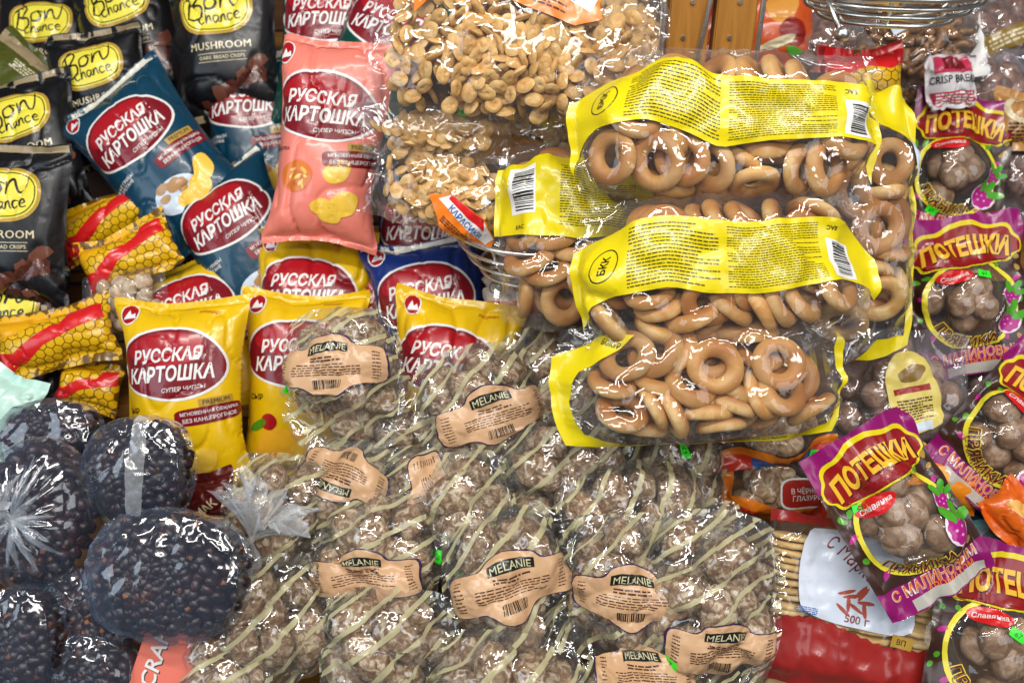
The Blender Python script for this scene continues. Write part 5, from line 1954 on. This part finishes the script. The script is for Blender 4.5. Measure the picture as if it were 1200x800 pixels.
t, sh = plain_bag('clear bag of pale corn puffs between honeycomb and yellow bags', 'puff_bag', 'corn_puff', [blob_mesh('corn_puff', .013, .011, .010, 60 + k, puff, amp=.2) for k in range(3)], 64, .12, .10, .045, 26, [(0, 0, 0)], .0115, cat='puff bag')
pose(t, 148, 356, 1.245, 10, 36)
t, sh = plain_foil_bag('cream packet with orange edge under the cracker basket', 'cream_packet', '#d8c8b4', 65, .10, .13, .045, 'packet')
decal('orange_edge', sh, *poly(rect(.10, .016)), foil('edge_orange', '#c8501c'), t, 1, 0, .012, 6)
decal('lettering', sh, *fit(text2d('ОТРУБИ', bold=.02), .055), foil('edge_orange', '#c8501c'), t, 1, .012, .04, 0)
decal('round_mark', sh, *poly_hole(ellipse(.009, .009, 20), ellipse(.0078, .0078, 20)), BROWN, t, 1, -.026, .036)
decal('blue_flower', sh, *poly(ellipse(.014, .008, 14, .15, 3)), BBLUE, t, 1, .012, -.028)
pose(t, 600, 372, 1.22, -6, 30)

# ---------------------------------------------------------------- right-hand side
for lab_, sd, px, py, d, roll, lean, w, h, st in (
        ('purple raspberry gingerbread pack at the top, below the crispbread', 81, 1122, 196, 1.29, -9, 30, .150, .212, (-.030, -.070, -20)),
        ('purple raspberry gingerbread pack in the middle of the stack by the bagels', 82, 1136, 346, 1.19, 7, 30, .160, .216, (.010, .026, -18)),
        ('tilted purple raspberry gingerbread pack lying over the biscuits', 83, 1052, 602, .985, 30, 32, .134, .210, (-.036, .030, -10)),
        ('purple raspberry gingerbread pack tipped sideways above the orange bags', 84, 1190, 508, 1.13, -42, 34, .150, .212, None),
        ('purple raspberry gingerbread pack at the bottom corner by the biscuits', 85, 1172, 752, 1.0, -12, 34, .160, .22, (.0, .016, -24))):
    pose(raspberry_pack(lab_, sd, w, h, .058, 9, st), px, py, d, roll, lean)

t, sh = plain_bag('clear bag of gingerbread with a pale yellow paper label', 'gingerbread_bag', 'gingerbread', PRYAN, 86, .185, .17, .065, 20, [(-.006, 0, 0), (.006, 0, 0)], .0178, cat='gingerbread bag', mat=film('violet_tint_film', haze=.05, bump=.003, gain=1.4, tint=(.93, .90, .95, 1)))
yl = decal('yellow_paper_label', sh, *poly(smooth_poly([(-.024, -.042), (.024, -.042), (.030, 0), (.018, .042), (-.012, .048), (-.030, .02)])), foil('label_straw', '#dfca6c', bump=.001, coat=.05), t, 4, .006, .006, 14)
decal('label_picture', sh, *poly(ellipse(.017, .009, 18, .1, 2)), foil('picture_brown', '#8a6a34'), yl, 5, .002, .026, 14)
decal('label_band', sh, *poly(rect(.044, .007)), foil('brick_red', '#9c2420'), yl, 5, .004, .008, 14)
decal('label_print', sh, *small_print(.042, .026, 8, 5, word=.005), BROWN, yl, 5, .010, -.014, 14)
decal('label_foot', sh, *poly(rect(.030, .010)), LBLUE, yl, 5, .016, -.034, 14)
pose(t, 1052, 462, 1.16, -4, 30)

pose(trim_pack('orange trimmed gingerbread pack with blue wave, just below the bagels', 87, .158, .078, .05, 9, blue=True), 905, 508, 1.13, 8, 32)
pose(trim_pack('orange trimmed gingerbread pack with dark red label, on the wooden shelf', 88, .135, .075, .05, 8, tag_label=True, side=True), 908, 570, 1.13, -2, 32)
pose(biscuit_pack('clear pack of butter biscuits with white panel and red zigzag foot', 89), 998, 708, 1.045, -8, 36)
bm2 = biscuit_mesh()
t, sh = plain_bag('clear bag of pale biscuits under the red-footed biscuit pack', 'biscuit_bag', 'biscuit', [bm2], 90, .11, .14, .05, 14, [(-.012, 0, 0), (.012, 0, 0)], .012, cat='biscuit bag', tilt=.5)
decal('white_tag', sh, *poly(rect(.030, .05)), WHITE, t, 2, .012, -.01, 20)
pose(t, 925, 790, 1.075, 8, 40)
for lab_, nm, c, sd, px, py, d, roll, w, h in (
        ('crumpled orange foil bag right of the tilted raspberry pack', 'orange_bag', '#e88a1a', 91, 1108, 562, 1.14, -22, .098, .07),
        ('bright orange bag at the edge above the lowest raspberry pack', 'orange_bag', '#e0661a', 92, 1192, 612, 1.09, -50, .10, .07),
        ('dark teal packet lying under the bright orange bag', 'teal_packet', '#12485a', 93, 1148, 622, 1.14, -10, .10, .07)):
    t, sh = plain_foil_bag(lab_, nm, c, sd, w, h, .045, nm.replace('_', ' '))
    decal('pale_print', sh, *poly(ellipse(w * .22, h * .12, 16, .1, sd)), foil('print_%d' % sd, '#f2b25a' if nm == 'orange_bag' else '#6fb0b4'), t, 1, -w * .1, h * .12, 20)
    pose(t, px, py, d, roll, 34)

TW = [twist_mesh(k) for k in range(4)]
t, sh = plain_bag('clear bag of brown honey dough twists with a white corner tag', 'dough_bag', 'dough_twist', TW, 72, .205, .115, .055, 34, [(-.018, 0, 0), (0, 0, 0), (.018, 0, 0)], .0085, cat='dough bag')
decal('white_tag', sh, *poly([(.02, -.054), (.099, -.054), (.099, .045), (.080, .0), (.055, -.034)]), WHITE, t, 2)
decal('barcode_panel', sh, *poly(rect(.034, .014)), LBLUE, t, 2, -.03, .030, 14)
pose(t, 1078, 58, 1.34, 8, 30)
t, sh = plain_bag('clear bag of dough twists in shade below the other twists', 'dough_bag', 'dough_twist', TW, 73, .16, .12, .05, 26, [(-.018, 0, 0), (0, 0, 0), (.018, 0, 0)], .0085, cat='dough bag')
pose(t, 1070, 138, 1.36, -10, 30)

cp = empty('crispbread_pack', 'pink and white crispbread pack standing under the dough twists', 'crispbread pack')
Fp, Bp = pil(.075, .082, .03, 95, nx=30, ny=32, seal=.004)
shp = Sheet(Fp, .075, .082)
link('foil_bag', sheet_mesh('foil_bag', Fp, Bp, .075, .082, foil('pack_white', '#d8d2d4')), cp)
f1 = decal('pink_field', shp, *poly(rect(.05, .026)), foil('pink_print', '#c93a5a'), cp, 1, 0, .024)
decal('red_window', shp, *poly(rect(.030, .018)), DRED, f1, 2, .002, .026)
decal('lettering', shp, *fit(text2d('CRISP BREAD', bold=.01), .064, .010), BLACK, cp, 2, 0, .002)
decal('pink_field', shp, *poly(rect(.064, .020)), foil('pink_print', '#c93a5a'), cp, 1, 0, -.024)
decal('small_print', shp, *small_print(.05, .018, 4, 6, word=.006), WHITE, cp, 2, 0, -.024)
pose(cp, 1114, 96, 1.27, 4, 26)

t, sh = plain_foil_bag('orange and red cookie bag behind the rack post', 'cookie_bag', '#c8501a', 96, .13, .16, .05, 'cookie bag')
decal('cookie_picture', sh, *poly(ellipse(.026, .024, 18, .08, 2)), foil('cookie_print', '#d8943c'), t, 1, .0, .02)
decal('cookie_picture', sh, *poly(ellipse(.022, .020, 18, .08, 5)), foil('cookie_print2', '#8a1c14'), t, 2, .014, -.018)
decal('white_swirl', sh, *poly(ellipse(.03, .008, 16, .1, 1)), CREAM, t, 3, -.012, -.034, 14)
decal('leaf_picture', sh, *poly(ellipse(.018, .008, 14, .08, 1)), ink('bright_leaf', '#5cc228'), t, 3, .020, -.050, -30)
pose(t, 912, 30, 1.42, 4, 30)
t, sh = plain_foil_bag('red cookie bag glimpsed between the two rack posts', 'cookie_bag', '#8e2416', 97, .12, .15, .05, 'cookie bag')
pose(t, 830, 40, 1.42, -3, 30)
BG = 'clear bags of dark gingerbread at the back'
DARKL = [blob_mesh('gingerbread', .022, .018, .015, 70 + k, food('dark_gingerbread', ('#553525', '#7e5a45', '#a88a72'), scale=60, rough=.35, stops=(.35, .5, .66)), amp=.14) for k in range(3)]
for k, (lab_, px, py, d, roll, w, h) in enumerate((
        ('clear bag of dark gingerbread behind the hanging basket', 975, 52, 1.42, -6, .15, .14),
        ('clear bag of dark gingerbread in the far top corner, gold tag', 1175, 40, 1.42, 10, .17, .13),
        ('clear bag of dark gingerbread below the gold-tagged one', 1170, 105, 1.36, 6, .16, .12),
        ('clear bag of dark gingerbread beside the top raspberry pack', 1200, 205, 1.33, -8, .13, .15),
        ('clear bag of dark gingerbread left of the middle raspberry pack', 1078, 350, 1.27, 4, .10, .18),
        ('clear bag of dark gingerbread peeking out beside the yellow-labelled bag', 1152, 470, 1.22, 0, .13, .14),
        ('clear bag of dark gingerbread under the tilted raspberry pack', 1140, 680, 1.12, 10, .13, .13))):
    t, sh = plain_bag(lab_, 'gingerbread_bag', 'gingerbread', DARKL, 200 + k, w, h, .055, int(w * h * 760), [(-.006, 0, 0), (.006, 0, 0)], .0165, BG, 'gingerbread bag', mat=film('violet_tint_film', haze=.05))
    if k == 1:
        decal('gold_tag', sh, *poly(rect(.11, .03)), foil('dull_gold', '#8a7030'), t, 2, .01, -.012, 12)
        decal('tag_print', sh, *small_print(.09, .018, 3, 8, word=.01), CREAM, t, 3, .01, -.012, 12)
    pose(t, px, py, d, roll, 32)
t, sh = plain_foil_bag('tan packet with round white print at the edge by the dark gingerbread', 'tan_packet', '#b8864a', 98, .085, .10, .04, 'packet')
decal('white_ring', sh, *poly_hole(ellipse(.032, .022, 24), ellipse(.024, .015, 24)), CREAM, t, 1, 0, .012)
decal('small_print', sh, *small_print(.05, .03, 6, 9, word=.007), BROWN, t, 1, 0, -.022)
pose(t, 1196, 142, 1.30, -4, 30)
print('SCRIPT %.1fs, objects %d' % (time.time() - T_START, len(bpy.data.objects)))
